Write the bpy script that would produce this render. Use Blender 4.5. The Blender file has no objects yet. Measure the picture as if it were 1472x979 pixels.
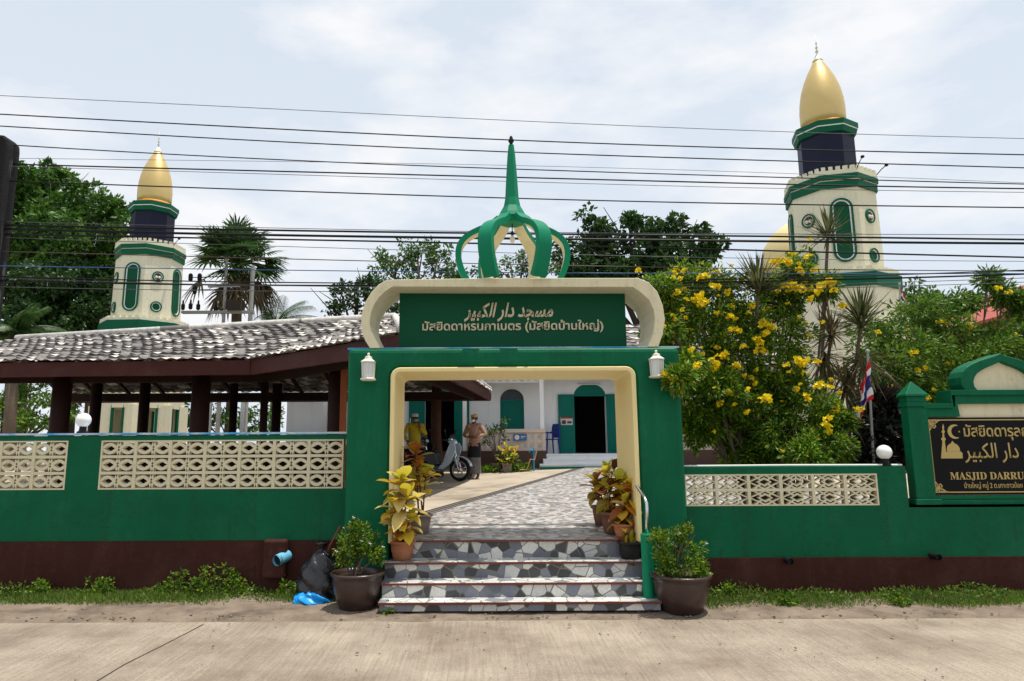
import bpy, bmesh, math, random
import numpy as np
from mathutils import Vector, Matrix
R = math.radians
C = bpy.context.scene.collection
SC = bpy.context.scene

# ------------------------------------------------------------ camera
FPX, PX0, PY0 = 981.0, 690.0, 489.5          # focal length and principal point of the 1472 x 979 photograph
PITCH, ROLL = math.atan(155.5 / 981.0), R(0.3)
CAM = Vector((0, 0, 1.6))
_R, _F = Vector((1, 0, 0)), Vector((0, math.cos(PITCH), math.sin(PITCH)))
_U = Vector((0, -math.sin(PITCH), math.cos(PITCH)))
RV = _R * math.cos(ROLL) - _U * math.sin(ROLL)
UV = _U * math.cos(ROLL) + _R * math.sin(ROLL)
cd = bpy.data.cameras.new('camera')
cam = bpy.data.objects.new('camera', cd); C.objects.link(cam)
cd.sensor_width = 36.0; cd.lens = 36.0 * FPX / 1472.0
cd.shift_x = (736 - PX0) / 1472.0
cd.clip_start = 0.05; cd.clip_end = 3000
m = Matrix.Identity(4)
for i in range(3):
    m[i][0] = RV[i]; m[i][1] = UV[i]; m[i][2] = -_F[i]; m[i][3] = CAM[i]
cam.matrix_world = m
SC.camera = cam

# ------------------------------------------------------------ light
SUN_EL, SUN_AZ = 79.0, 88.0                  # azimuth clockwise from +Y: nearly overhead, a little to the right; the facades see no sun
w = bpy.data.worlds.new('World'); SC.world = w; w.use_nodes = True
nt = w.node_tree; nt.nodes.clear()
out = nt.nodes.new('ShaderNodeOutputWorld'); bg = nt.nodes.new('ShaderNodeBackground')
sky = nt.nodes.new('ShaderNodeTexSky'); sky.sky_type = 'NISHITA'; sky.sun_disc = False
sky.sun_elevation = R(SUN_EL); sky.sun_rotation = R(SUN_AZ)
sky.air_density = 1.0; sky.dust_density = 2.5; sky.ozone_density = 1.0
bg.inputs['Strength'].default_value = 0.10
tc = nt.nodes.new('ShaderNodeTexCoord'); sep = nt.nodes.new('ShaderNodeSeparateXYZ')
nt.links.new(tc.outputs['Generated'], sep.inputs[0])
mp = nt.nodes.new('ShaderNodeMapping'); mp.inputs['Scale'].default_value = (1.6, 1.6, 4.2)
mp.inputs['Location'].default_value = (0.35, 0.1, 0.2)
nt.links.new(tc.outputs['Generated'], mp.inputs[0])
cn = nt.nodes.new('ShaderNodeTexNoise'); cn.inputs['Scale'].default_value = 2.1
cn.inputs['Detail'].default_value = 9; cn.inputs['Roughness'].default_value = 0.55
nt.links.new(mp.outputs[0], cn.inputs['Vector'])
cr = nt.nodes.new('ShaderNodeValToRGB')
cr.color_ramp.elements[0].position = 0.45; cr.color_ramp.elements[0].color = (0, 0, 0, 1)
cr.color_ramp.elements[1].position = 0.64; cr.color_ramp.elements[1].color = (1, 1, 1, 1)
nt.links.new(cn.outputs['Fac'], cr.inputs[0])
hz = nt.nodes.new('ShaderNodeMapRange')      # milky haze towards the horizon
hz.inputs['From Min'].default_value = 0.0; hz.inputs['From Max'].default_value = 0.62
hz.inputs['To Min'].default_value = 0.97; hz.inputs['To Max'].default_value = 0.86
nt.links.new(sep.outputs['Z'], hz.inputs['Value'])
m1 = nt.nodes.new('ShaderNodeMixRGB'); m1.inputs['Color2'].default_value = (7.8, 8.6, 9.6, 1)
nt.links.new(sky.outputs[0], m1.inputs['Color1']); nt.links.new(hz.outputs[0], m1.inputs['Fac'])
m2 = nt.nodes.new('ShaderNodeMixRGB'); m2.inputs['Color2'].default_value = (9.9, 9.9, 10.0, 1)
nt.links.new(m1.outputs[0], m2.inputs['Color1'])
cm = nt.nodes.new('ShaderNodeMath'); cm.operation = 'MULTIPLY'; cm.inputs[1].default_value = 0.85
nt.links.new(cr.outputs[0], cm.inputs[0]); nt.links.new(cm.outputs[0], m2.inputs['Fac'])
nt.links.new(m2.outputs[0], bg.inputs['Color']); nt.links.new(bg.outputs[0], out.inputs['Surface'])
sl = bpy.data.lights.new('sun', 'SUN'); sl.energy = 4.9; sl.angle = R(0.5); sl.color = (1.0, 0.945, 0.86)
so = bpy.data.objects.new('sun', sl); C.objects.link(so)
el, az = R(SUN_EL), R(SUN_AZ)
sd = Vector((math.sin(az) * math.cos(el), math.cos(az) * math.cos(el), math.sin(el)))
so.rotation_euler = sd.to_track_quat('Z', 'Y').to_euler(); so.location = sd * 40
vs = SC.view_settings
SC.display_settings.display_device = 'sRGB'
vs.view_transform = 'Standard'; vs.look = 'None'; vs.exposure = 0.0; vs.gamma = 1.0; vs.use_curve_mapping = False
SC.cycles.max_bounces = 6; SC.cycles.diffuse_bounces = 3; SC.cycles.transparent_max_bounces = 6
SC.cycles.use_denoising = True

# ------------------------------------------------------------ measuring
def ray(px, py): return _F + RV * ((px - PX0) / FPX) + UV * ((PY0 - py) / FPX)
def P(px, py, Y):
    d = ray(px, py); return CAM + d * (Y / d.y)
def G(px, py, z):
    d = ray(px, py); return CAM + d * ((z - 1.6) / d.z)
def S(px, py, Y):                              # metres per pixel at that point
    return (P(px, py, Y) - CAM).dot(_F) / FPX
def rnd(a, b): return random.uniform(a, b)

# ------------------------------------------------------------ materials
MATS = {}
def new_mat(name):
    mt = bpy.data.materials.new(name); mt.use_nodes = True
    MATS[name] = mt
    return mt, mt.node_tree, mt.node_tree.nodes['Principled BSDF']
def N(t, kind, **kw):
    n = t.nodes.new(kind)
    for k, v in kw.items():
        if k in n.inputs: n.inputs[k].default_value = v
        else: setattr(n, k, v)
    return n
def rgb(c): return (c[0], c[1], c[2], 1)
def paint(name, col, rough=0.55, var=0.18, scale=3.0, bump=0.15, bscale=60, metal=0.0, dirt=None, dirt_amt=0.5, dirt_scale=1.3, streak=False, spec=0.14, dirt_lo=0.5, dirt_hi=0.72, grime=None, grime_amt=0.5):
    mt, t, b = new_mat(name)
    co = N(t, 'ShaderNodeTexCoord')
    n1 = N(t, 'ShaderNodeTexNoise', Scale=scale, Detail=8.0, Roughness=0.6)
    t.links.new(co.outputs['Object'], n1.inputs['Vector'])
    mx = N(t, 'ShaderNodeMixRGB')
    mx.inputs['Color1'].default_value = rgb([c * (1 - var) for c in col]); mx.inputs['Color2'].default_value = rgb([min(1, c * (1 + var)) for c in col])
    t.links.new(n1.outputs['Fac'], mx.inputs['Fac'])
    last = mx.outputs[0]
    if dirt:
        mp = N(t, 'ShaderNodeMapping'); mp.inputs['Scale'].default_value = (4, 4, 0.5) if streak else (1, 1, 1)
        t.links.new(co.outputs['Object'], mp.inputs[0])
        n2 = N(t, 'ShaderNodeTexNoise', Scale=dirt_scale, Detail=10.0, Roughness=0.68)
        t.links.new(mp.outputs[0], n2.inputs['Vector'])
        rr = N(t, 'ShaderNodeMapRange'); rr.inputs['From Min'].default_value = dirt_lo; rr.inputs['From Max'].default_value = dirt_hi; rr.inputs['To Max'].default_value = dirt_amt
        t.links.new(n2.outputs['Fac'], rr.inputs['Value'])
        md = N(t, 'ShaderNodeMixRGB'); md.inputs['Color2'].default_value = rgb(dirt)
        t.links.new(last, md.inputs['Color1']); t.links.new(rr.outputs[0], md.inputs['Fac']); last = md.outputs[0]
    if grime:
        mp = N(t, 'ShaderNodeMapping'); mp.inputs['Scale'].default_value = (7, 7, 0.35); t.links.new(co.outputs['Object'], mp.inputs[0])
        n3 = N(t, 'ShaderNodeTexNoise', Scale=1.0, Detail=7.0, Roughness=0.7); t.links.new(mp.outputs[0], n3.inputs['Vector'])
        n4 = N(t, 'ShaderNodeTexNoise', Scale=14.0, Detail=9.0, Roughness=0.75); t.links.new(co.outputs['Object'], n4.inputs['Vector'])
        mu = N(t, 'ShaderNodeMath', operation='MULTIPLY'); t.links.new(n3.outputs['Fac'], mu.inputs[0]); t.links.new(n4.outputs['Fac'], mu.inputs[1])
        r3 = N(t, 'ShaderNodeMapRange'); r3.inputs['From Min'].default_value = 0.26; r3.inputs['From Max'].default_value = 0.42; r3.inputs['To Max'].default_value = grime_amt
        t.links.new(mu.outputs[0], r3.inputs['Value'])
        m3 = N(t, 'ShaderNodeMixRGB'); m3.inputs['Color2'].default_value = rgb(grime); t.links.new(last, m3.inputs['Color1']); t.links.new(r3.outputs[0], m3.inputs['Fac']); last = m3.outputs[0]
    t.links.new(last, b.inputs['Base Color'])
    b.inputs['Roughness'].default_value = rough; b.inputs['Metallic'].default_value = metal
    b.inputs['Specular IOR Level'].default_value = spec
    if bump:
        nb = N(t, 'ShaderNodeTexNoise', Scale=bscale, Detail=5.0)
        t.links.new(co.outputs['Object'], nb.inputs['Vector'])
        bp = N(t, 'ShaderNodeBump', Strength=bump, Distance=0.02)
        t.links.new(nb.outputs['Fac'], bp.inputs['Height']); t.links.new(bp.outputs[0], b.inputs['Normal'])
    return mt
def leafmat(name, cols, rough=0.5, trans=0.35, spec=0.3):
    mt, t, b = new_mat(name)
    g = N(t, 'ShaderNodeNewGeometry'); r = N(t, 'ShaderNodeValToRGB')
    el = r.color_ramp.elements
    while len(el) < len(cols): el.new(0.5)
    for i, c in enumerate(cols):
        el[i].position = i / (len(cols) - 1); el[i].color = rgb(c)
    t.links.new(g.outputs['Random Per Island'], r.inputs[0])
    co = N(t, 'ShaderNodeTexCoord'); nn = N(t, 'ShaderNodeTexNoise', Scale=1.6, Detail=3.0)
    t.links.new(co.outputs['Object'], nn.inputs['Vector'])
    hs = N(t, 'ShaderNodeHueSaturation'); mr = N(t, 'ShaderNodeMapRange')
    mr.inputs['From Min'].default_value = 0.3; mr.inputs['From Max'].default_value = 0.7; mr.inputs['To Min'].default_value = 0.75; mr.inputs['To Max'].default_value = 1.25
    t.links.new(nn.outputs['Fac'], mr.inputs['Value']); t.links.new(mr.outputs[0], hs.inputs['Value']); t.links.new(r.outputs[0], hs.inputs['Color'])
    t.links.new(hs.outputs[0], b.inputs['Base Color']); b.inputs['Roughness'].default_value = rough; b.inputs['Specular IOR Level'].default_value = spec
    tr = N(t, 'ShaderNodeBsdfTranslucent'); t.links.new(hs.outputs[0], tr.inputs['Color'])
    ms = N(t, 'ShaderNodeMixShader'); ms.inputs[0].default_value = trans
    t.links.new(b.outputs[0], ms.inputs[1]); t.links.new(tr.outputs[0], ms.inputs[2])
    t.links.new(ms.outputs[0], t.nodes['Material Output'].inputs['Surface'])
    return mt
def stone(name, cols, scale, edge, grout, rough=0.35, stretch=(1, 1, 1)):
    mt, t, b = new_mat(name)
    co = N(t, 'ShaderNodeTexCoord'); mp = N(t, 'ShaderNodeMapping'); mp.inputs['Scale'].default_value = stretch
    t.links.new(co.outputs['Object'], mp.inputs[0])
    v = N(t, 'ShaderNodeTexVoronoi', Scale=scale); v2 = N(t, 'ShaderNodeTexVoronoi', Scale=scale); v2.feature = 'DISTANCE_TO_EDGE'
    t.links.new(mp.outputs[0], v.inputs['Vector']); t.links.new(mp.outputs[0], v2.inputs['Vector'])
    sp = N(t, 'ShaderNodeSeparateColor'); t.links.new(v.outputs['Color'], sp.inputs[0])
    r = N(t, 'ShaderNodeValToRGB'); r.color_ramp.interpolation = 'CONSTANT'; el = r.color_ramp.elements
    while len(el) < len(cols): el.new(0.5)
    for i, c in enumerate(cols): el[i].position = i / len(cols); el[i].color = rgb(c)
    t.links.new(sp.outputs[0], r.inputs[0])
    nz = N(t, 'ShaderNodeTexNoise', Scale=scale * 7, Detail=6.0); t.links.new(co.outputs['Object'], nz.inputs['Vector'])
    hs = N(t, 'ShaderNodeHueSaturation'); mr = N(t, 'ShaderNodeMapRange'); mr.inputs['To Min'].default_value = 0.7; mr.inputs['To Max'].default_value = 1.3
    t.links.new(nz.outputs['Fac'], mr.inputs['Value']); t.links.new(mr.outputs[0], hs.inputs['Value']); t.links.new(r.outputs[0], hs.inputs['Color'])
    lt = N(t, 'ShaderNodeMath', operation='LESS_THAN'); lt.inputs[1].default_value = edge
    t.links.new(v2.outputs['Distance'], lt.inputs[0])
    mx = N(t, 'ShaderNodeMixRGB'); mx.inputs['Color2'].default_value = rgb(grout)
    t.links.new(lt.outputs[0], mx.inputs['Fac']); t.links.new(hs.outputs[0], mx.inputs['Color1'])
    t.links.new(mx.outputs[0], b.inputs['Base Color']); b.inputs['Roughness'].default_value = rough
    return mt

GREEN = (0.0006, 0.100, 0.042)
paint('green_paint', GREEN, 0.55, 0.38, 1.7, 0.22, 38, dirt=(0.02, 0.17, 0.095), dirt_amt=0.45, dirt_scale=1.1, grime=(0.012, 0.035, 0.02), grime_amt=0.6)
paint('green_gate', (0.0006, 0.110, 0.048), 0.5, 0.30, 1.8, 0.18, 40, dirt=(0.002, 0.06, 0.028), dirt_amt=0.5, dirt_scale=1.6, streak=True, grime=(0.03, 0.16, 0.10), grime_amt=0.4)
paint('green_board', (0.002, 0.075, 0.032), 0.5, 0.12, 2.0, 0.05, 45)
paint('green_crown', (0.003, 0.20, 0.10), 0.45, 0.15, 4.0, 0.1, 60, dirt=(0.01, 0.16, 0.09), dirt_amt=0.5, dirt_scale=3)
paint('green_trim', (0.003, 0.10, 0.048), 0.5, 0.12, 3.0, 0.05)
paint('teal_wood', (0.004, 0.155, 0.12), 0.5, 0.15, 3.0, 0.1)
paint('cream_paint', (0.72, 0.65, 0.45), 0.6, 0.06, 2.0, 0.08, 50, dirt=(0.32, 0.28, 0.2), dirt_amt=0.45, dirt_scale=2.2, streak=True, dirt_lo=0.54, dirt_hi=0.8, grime=(0.3, 0.27, 0.2), grime_amt=0.45)
paint('yellow_cream', (0.82, 0.68, 0.34), 0.6, 0.06, 2.0, 0.08, 50, dirt=(0.25, 0.22, 0.17), dirt_amt=0.35, dirt_scale=3, streak=True, dirt_lo=0.58, dirt_hi=0.8)
paint('block_cream', (0.66, 0.60, 0.42), 0.7, 0.1, 5.0, 0.15, 80, dirt=(0.2, 0.17, 0.11), dirt_amt=0.55, dirt_scale=5, dirt_lo=0.52, dirt_hi=0.78)
paint('tower_cream', (0.74, 0.70, 0.53), 0.65, 0.05, 0.8, 0.05, 30, dirt=(0.4, 0.37, 0.28), dirt_amt=0.4, dirt_scale=1.2, streak=True, dirt_lo=0.55, dirt_hi=0.85, grime=(0.34, 0.32, 0.26), grime_amt=0.5)
paint('white_paint', (0.84, 0.85, 0.86), 0.6, 0.05, 1.5, 0.05, 40, dirt=(0.45, 0.44, 0.42), dirt_amt=0.35, dirt_scale=1.5, streak=True, dirt_lo=0.55, dirt_hi=0.85)
paint('pink_block', (0.66, 0.54, 0.45), 0.7, 0.08, 4, 0.1)
paint('plinth_brown', (0.048, 0.014, 0.010), 0.7, 0.3, 2.5, 0.25, 30, dirt=(0.08, 0.035, 0.026), dirt_amt=0.6, dirt_scale=2.0, grime=(0.085, 0.04, 0.03), grime_amt=0.5)
paint('brown_base', (0.10, 0.06, 0.05), 0.7, 0.2, 3, 0.1)
paint('dark_wood', (0.020, 0.007, 0.005), 0.6, 0.3, 5, 0.2, 40)
paint('fascia_wood', (0.060, 0.018, 0.016), 0.55, 0.22, 2.5, 0.15, 30, dirt=(0.11, 0.05, 0.045), dirt_amt=0.5, dirt_scale=1.5)
paint('orange_wood', (0.25, 0.07, 0.025), 0.6, 0.2, 4, 0.1)
paint('tree_post', (0.09, 0.045, 0.03), 0.8, 0.35, 6, 0.6, 25)
paint('navy', (0.012, 0.014, 0.035), 0.45, 0.1, 3, 0.03)
paint('gold', (0.64, 0.47, 0.19), 0.42, 0.08, 2, 0.02, 30, metal=0.45, spec=0.4)
paint('gold_pale', (0.74, 0.60, 0.30), 0.5, 0.06, 2, 0.02, 30, metal=0.15)
paint('gold_flat', (0.50, 0.37, 0.14), 0.5, 0.08, 8, 0.0)
paint('orange_trim', (0.65, 0.30, 0.05), 0.5, 0.1, 2, 0.0)
paint('blue_edge', (0.05, 0.34, 0.70), 0.5, 0.25, 6, 0.0, dirt=(0.6, 0.68, 0.72), dirt_amt=0.9, dirt_scale=2.0, dirt_lo=0.45, dirt_hi=0.6)
paint('white_edge', (0.75, 0.75, 0.7), 0.5, 0.1, 6, 0.0)
paint('lamp_white', (0.72, 0.69, 0.58), 0.5, 0.06, 10, 0.0)
paint('metal_steel', (0.6, 0.6, 0.6), 0.22, 0.05, 10, 0.0, metal=1.0)
paint('black_plastic', (0.012, 0.012, 0.013), 0.4, 0.2, 10, 0.0)
paint('wire_black', (0.012, 0.012, 0.014), 0.5, 0.1, 10, 0.0)
paint('wire_grey', (0.12, 0.12, 0.13), 0.5, 0.1, 10, 0.0)
paint('wire_blue', (0.06, 0.12, 0.3), 0.5, 0.1, 10, 0.0)
paint('wire_brown', (0.1, 0.07, 0.05), 0.5, 0.1, 10, 0.0)
paint('bag_black', (0.008, 0.008, 0.011), 0.25, 0.2, 6, 0.6, 16, spec=0.6)
paint('bag_blue', (0.0, 0.30, 0.78), 0.3, 0.3, 7, 0.6, 18, spec=0.5)
paint('pipe_blue', (0.14, 0.42, 0.58), 0.45, 0.1, 8, 0.0)
paint('terracotta', (0.40, 0.16, 0.08), 0.75, 0.15, 8, 0.2, 40, dirt=(0.45, 0.3, 0.22), dirt_amt=0.4, dirt_scale=6)
paint('pot_brown', (0.17, 0.085, 0.055), 0.7, 0.2, 8, 0.15, 40)
paint('pot_grey', (0.24, 0.19, 0.17), 0.75, 0.2, 8, 0.2, 40)
paint('pot_black', (0.02, 0.02, 0.02), 0.55, 0.2, 8, 0.1, 40)
paint('pot_glaze', (0.038, 0.02, 0.017), 0.32, 0.25, 4, 0.1, 20, dirt=(0.09, 0.05, 0.04), dirt_amt=0.45, dirt_scale=5, spec=0.5)
paint('soil', (0.06, 0.04, 0.028), 0.95, 0.35, 12, 0.8, 50)
paint('bark', (0.13, 0.10, 0.075), 0.9, 0.3, 6, 0.7, 20)
paint('bark_dark', (0.05, 0.038, 0.03), 0.9, 0.3, 6, 0.7, 20)
paint('bark_red', (0.15, 0.05, 0.03), 0.8, 0.3, 8, 0.3, 30)
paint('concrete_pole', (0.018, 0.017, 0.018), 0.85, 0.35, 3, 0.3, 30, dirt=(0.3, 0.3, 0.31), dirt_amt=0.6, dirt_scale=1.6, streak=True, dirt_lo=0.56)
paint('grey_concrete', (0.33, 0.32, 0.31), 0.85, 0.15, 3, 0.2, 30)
paint('red_roof', (0.36, 0.10, 0.08), 0.7, 0.2, 4, 0.2, 30)
paint('brick_wall', (0.25, 0.10, 0.06), 0.8, 0.2, 4, 0.2, 30)
paint('nosing', (0.16, 0.05, 0.035), 0.5, 0.2, 10, 0.1)
paint('sign_black', (0.004, 0.004, 0.005), 0.35, 0.2, 4, 0.0)
paint('letter_cream', (0.66, 0.60, 0.42), 0.6, 0.05, 10, 0.0)
paint('skin', (0.16, 0.075, 0.045), 0.55, 0.1, 10, 0.0)
paint('shirt_pink', (0.40, 0.23, 0.17), 0.85, 0.75, 20, 0.2, 40)
paint('shirt_yellow', (0.50, 0.36, 0.03), 0.85, 0.2, 12, 0.2, 40)
paint('cap_tan', (0.44, 0.29, 0.14), 0.8, 0.3, 30, 0.1)
paint('cap_white', (0.62, 0.64, 0.74), 0.8, 0.15, 30, 0.1)
paint('mask_white', (0.8, 0.8, 0.8), 0.8, 0.03, 10, 0.0)
paint('mask_green', (0.25, 0.55, 0.40), 0.8, 0.05, 10, 0.0)
paint('cloth_dark', (0.02, 0.018, 0.022), 0.9, 0.3, 15, 0.2, 40)
paint('cloth_check', (0.16, 0.15, 0.16), 0.9, 0.95, 26, 0.1)
paint('hair', (0.01, 0.008, 0.007), 0.6, 0.1, 10, 0.0)
paint('bike_silver', (0.36, 0.42, 0.48), 0.25, 0.05, 6, 0.0, metal=0.3, spec=0.5)
paint('bike_dark', (0.015, 0.02, 0.03), 0.25, 0.1, 6, 0.0, spec=0.5)
paint('rubber', (0.012, 0.012, 0.012), 0.8, 0.2, 20, 0.1)
paint('glass_clear', (0.65, 0.68, 0.7), 0.1, 0.03, 6, 0.0)
paint('red_light', (0.5, 0.02, 0.015), 0.2, 0.05, 6, 0.0)
paint('chair_blue', (0.012, 0.03, 0.22), 0.4, 0.1, 6, 0.0)
paint('notice_blue', (0.06, 0.16, 0.36), 0.5, 0.1, 6, 0.0)
paint('notice_white', (0.6, 0.58, 0.58), 0.6, 0.15, 30, 0.0)
paint('pipe_cyan', (0.02, 0.30, 0.50), 0.4, 0.1, 6, 0.0)
paint('flag_red', (0.5, 0.02, 0.03), 0.8, 0.1, 6, 0.0)
paint('flag_white', (0.72, 0.7, 0.72), 0.8, 0.05, 6, 0.0)
paint('flag_blue', (0.03, 0.03, 0.14), 0.8, 0.1, 6, 0.0)
paint('shade_dark', (0.10, 0.10, 0.09), 0.8, 0.1, 3, 0.0)  # dark tone that paints in shade, indoors and behind the frieze
paint('porcelain', (0.85, 0.85, 0.83), 0.15, 0.02, 6, 0.0, spec=0.5)
leafmat('leaf_bush', [(0.012, 0.055, 0.006), (0.055, 0.15, 0.010), (0.15, 0.26, 0.014), (0.30, 0.36, 0.025)], trans=0.42)
leafmat('leaf_shrub', [(0.03, 0.09, 0.010), (0.09, 0.19, 0.018), (0.19, 0.28, 0.03)])
leafmat('leaf_tree', [(0.022, 0.075, 0.012), (0.055, 0.14, 0.018), (0.11, 0.21, 0.028)])
leafmat('leaf_dark', [(0.014, 0.045, 0.012), (0.03, 0.08, 0.018), (0.065, 0.125, 0.03)], rough=0.4)
leafmat('leaf_pale', [(0.05, 0.11, 0.03), (0.08, 0.15, 0.04), (0.12, 0.2, 0.05)])
leafmat('leaf_palm', [(0.02, 0.055, 0.015), (0.04, 0.09, 0.02), (0.07, 0.13, 0.03)], rough=0.4)
leafmat('leaf_palm_dry', [(0.10, 0.07, 0.04), (0.17, 0.12, 0.06), (0.22, 0.17, 0.09)])
leafmat('leaf_purple', [(0.015, 0.012, 0.014), (0.03, 0.02, 0.022), (0.02, 0.045, 0.015)], rough=0.35)
leafmat('leaf_drac', [(0.035, 0.055, 0.015), (0.075, 0.09, 0.03), (0.14, 0.14, 0.06)])
leafmat('leaf_drac_dry', [(0.10, 0.075, 0.035), (0.17, 0.13, 0.06), (0.10, 0.12, 0.04)])
leafmat('leaf_yellow', [(0.78, 0.52, 0.04), (0.70, 0.60, 0.05), (0.72, 0.38, 0.04), (0.50, 0.52, 0.04), (0.78, 0.60, 0.22), (0.28, 0.34, 0.04)], trans=0.4)
leafmat('leaf_orange', [(0.45, 0.10, 0.015), (0.55, 0.22, 0.02), (0.22, 0.05, 0.015), (0.50, 0.30, 0.03), (0.17, 0.22, 0.02)], trans=0.3)
leafmat('leaf_wine', [(0.12, 0.04, 0.02), (0.26, 0.08, 0.02), (0.30, 0.32, 0.03), (0.60, 0.46, 0.03)], trans=0.3)
leafmat('petal_yellow', [(0.86, 0.68, 0.012), (0.88, 0.74, 0.02), (0.85, 0.56, 0.008)], trans=0.3)
leafmat('petal_white', [(0.8, 0.8, 0.78), (0.75, 0.76, 0.76)], trans=0.2)
leafmat('grass', [(0.04, 0.10, 0.012), (0.09, 0.18, 0.018), (0.15, 0.25, 0.03), (0.22, 0.20, 0.07)])
stone('stone_riser', [(0.55, 0.54, 0.5), (0.12, 0.13, 0.16), (0.035, 0.036, 0.042), (0.2, 0.21, 0.24), (0.62, 0.61, 0.57), (0.16, 0.17, 0.21), (0.05, 0.05, 0.055), (0.48, 0.48, 0.46)], 8.2, 0.03, (0.14, 0.14, 0.11))
stone('stone_tread', [(0.66, 0.65, 0.62), (0.6, 0.6, 0.58), (0.24, 0.25, 0.28), (0.7, 0.69, 0.66), (0.64, 0.63, 0.6)], 7.0, 0.03, (0.2, 0.2, 0.17), rough=0.25)
stone('stone_paving', [(0.40, 0.385, 0.37), (0.17, 0.165, 0.165), (0.33, 0.275, 0.23), (0.11, 0.11, 0.12), (0.50, 0.49, 0.47), (0.25, 0.24, 0.235), (0.38, 0.34, 0.30)], 13.0, 0.03, (0.27, 0.24, 0.21), rough=0.45)

def road_mat():
    mt, t, b = new_mat('road_concrete')
    co = N(t, 'ShaderNodeTexCoord')
    n1 = N(t, 'ShaderNodeTexNoise', Scale=0.9, Detail=9.0, Roughness=0.65); t.links.new(co.outputs['Object'], n1.inputs['Vector'])
    r = N(t, 'ShaderNodeValToRGB'); el = r.color_ramp.elements
    el[0].position = 0.37; el[0].color = (0.21, 0.165, 0.122, 1); el[1].position = 0.60; el[1].color = (0.355, 0.298, 0.228, 1)
    t.links.new(n1.outputs['Fac'], r.inputs[0])
    mp = N(t, 'ShaderNodeMapping'); mp.inputs['Scale'].default_value = (42, 1.6, 1); mp.inputs['Rotation'].default_value = (0, 0, R(4))
    t.links.new(co.outputs['Object'], mp.inputs[0])
    n2 = N(t, 'ShaderNodeTexNoise', Scale=1.0, Detail=6.0, Roughness=0.6); t.links.new(mp.outputs[0], n2.inputs['Vector'])
    n3 = N(t, 'ShaderNodeTexNoise', Scale=38.0, Detail=8.0, Roughness=0.7); t.links.new(co.outputs['Object'], n3.inputs['Vector'])
    hs = N(t, 'ShaderNodeHueSaturation')
    a = N(t, 'ShaderNodeMath', operation='ADD'); t.links.new(n2.outputs['Fac'], a.inputs[0]); t.links.new(n3.outputs['Fac'], a.inputs[1])
    mr = N(t, 'ShaderNodeMapRange'); mr.inputs['From Min'].default_value = 0.65; mr.inputs['From Max'].default_value = 1.35; mr.inputs['To Min'].default_value = 0.66; mr.inputs['To Max'].default_value = 1.26
    t.links.new(a.outputs[0], mr.inputs['Value']); t.links.new(mr.outputs[0], hs.inputs['Value']); t.links.new(r.outputs[0], hs.inputs['Color'])
    # worn patches where dark aggregate shows through
    n4 = N(t, 'ShaderNodeTexNoise', Scale=0.55, Detail=3.0); t.links.new(co.outputs['Object'], n4.inputs['Vector'])
    n5 = N(t, 'ShaderNodeTexVoronoi', Scale=55.0); t.links.new(co.outputs['Object'], n5.inputs['Vector'])
    k1 = N(t, 'ShaderNodeMapRange'); k1.inputs['From Min'].default_value = 0.44; k1.inputs['From Max'].default_value = 0.58
    t.links.new(n4.outputs['Fac'], k1.inputs['Value'])
    k2 = N(t, 'ShaderNodeMapRange'); k2.inputs['From Min'].default_value = 0.42; k2.inputs['From Max'].default_value = 0.2; k2.inputs['To Max'].default_value = 0.75
    t.links.new(n5.outputs['Distance'], k2.inputs['Value'])
    sp = N(t, 'ShaderNodeSeparateColor'); t.links.new(n5.outputs['Color'], sp.inputs[0])
    gt = N(t, 'ShaderNodeMath', operation='GREATER_THAN'); gt.inputs[1].default_value = 0.4; t.links.new(sp.outputs[0], gt.inputs[0])
    mu = N(t, 'ShaderNodeMath', operation='MULTIPLY'); t.links.new(k1.outputs[0], mu.inputs[0]); t.links.new(k2.outputs[0], mu.inputs[1])
    mu2 = N(t, 'ShaderNodeMath', operation='MULTIPLY'); t.links.new(mu.outputs[0], mu2.inputs[0]); t.links.new(gt.outputs[0], mu2.inputs[1])
    mx = N(t, 'ShaderNodeMixRGB'); mx.inputs['Color2'].default_value = (0.15, 0.125, 0.105, 1)
    t.links.new(mu2.outputs[0], mx.inputs['Fac']); t.links.new(hs.outputs[0], mx.inputs['Color1'])
    t.links.new(mx.outputs[0], b.inputs['Base Color']); b.inputs['Roughness'].default_value = 0.85
    bp = N(t, 'ShaderNodeBump', Strength=0.7, Distance=0.018); t.links.new(a.outputs[0], bp.inputs['Height']); t.links.new(bp.outputs[0], b.inputs['Normal'])
road_mat()
paint('earth', (0.215, 0.17, 0.13), 0.95, 0.5, 3, 0.8, 30, dirt=(0.085, 0.066, 0.05), dirt_amt=0.85, dirt_scale=2.2, dirt_lo=0.44, dirt_hi=0.66)
paint('pebble', (0.20, 0.17, 0.14), 0.9, 0.6, 9, 0.3, 30)
paint('drain_grey', (0.17, 0.16, 0.155), 0.9, 0.2, 5, 0.3, 30)
paint('yard_concrete', (0.42, 0.36, 0.28), 0.9, 0.25, 1.2, 0.3, 30, dirt=(0.16, 0.125, 0.085), dirt_amt=0.8, dirt_scale=0.8, dirt_lo=0.48)
paint('field', (0.06, 0.09, 0.03), 0.95, 0.3, 0.5, 0.0)

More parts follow.
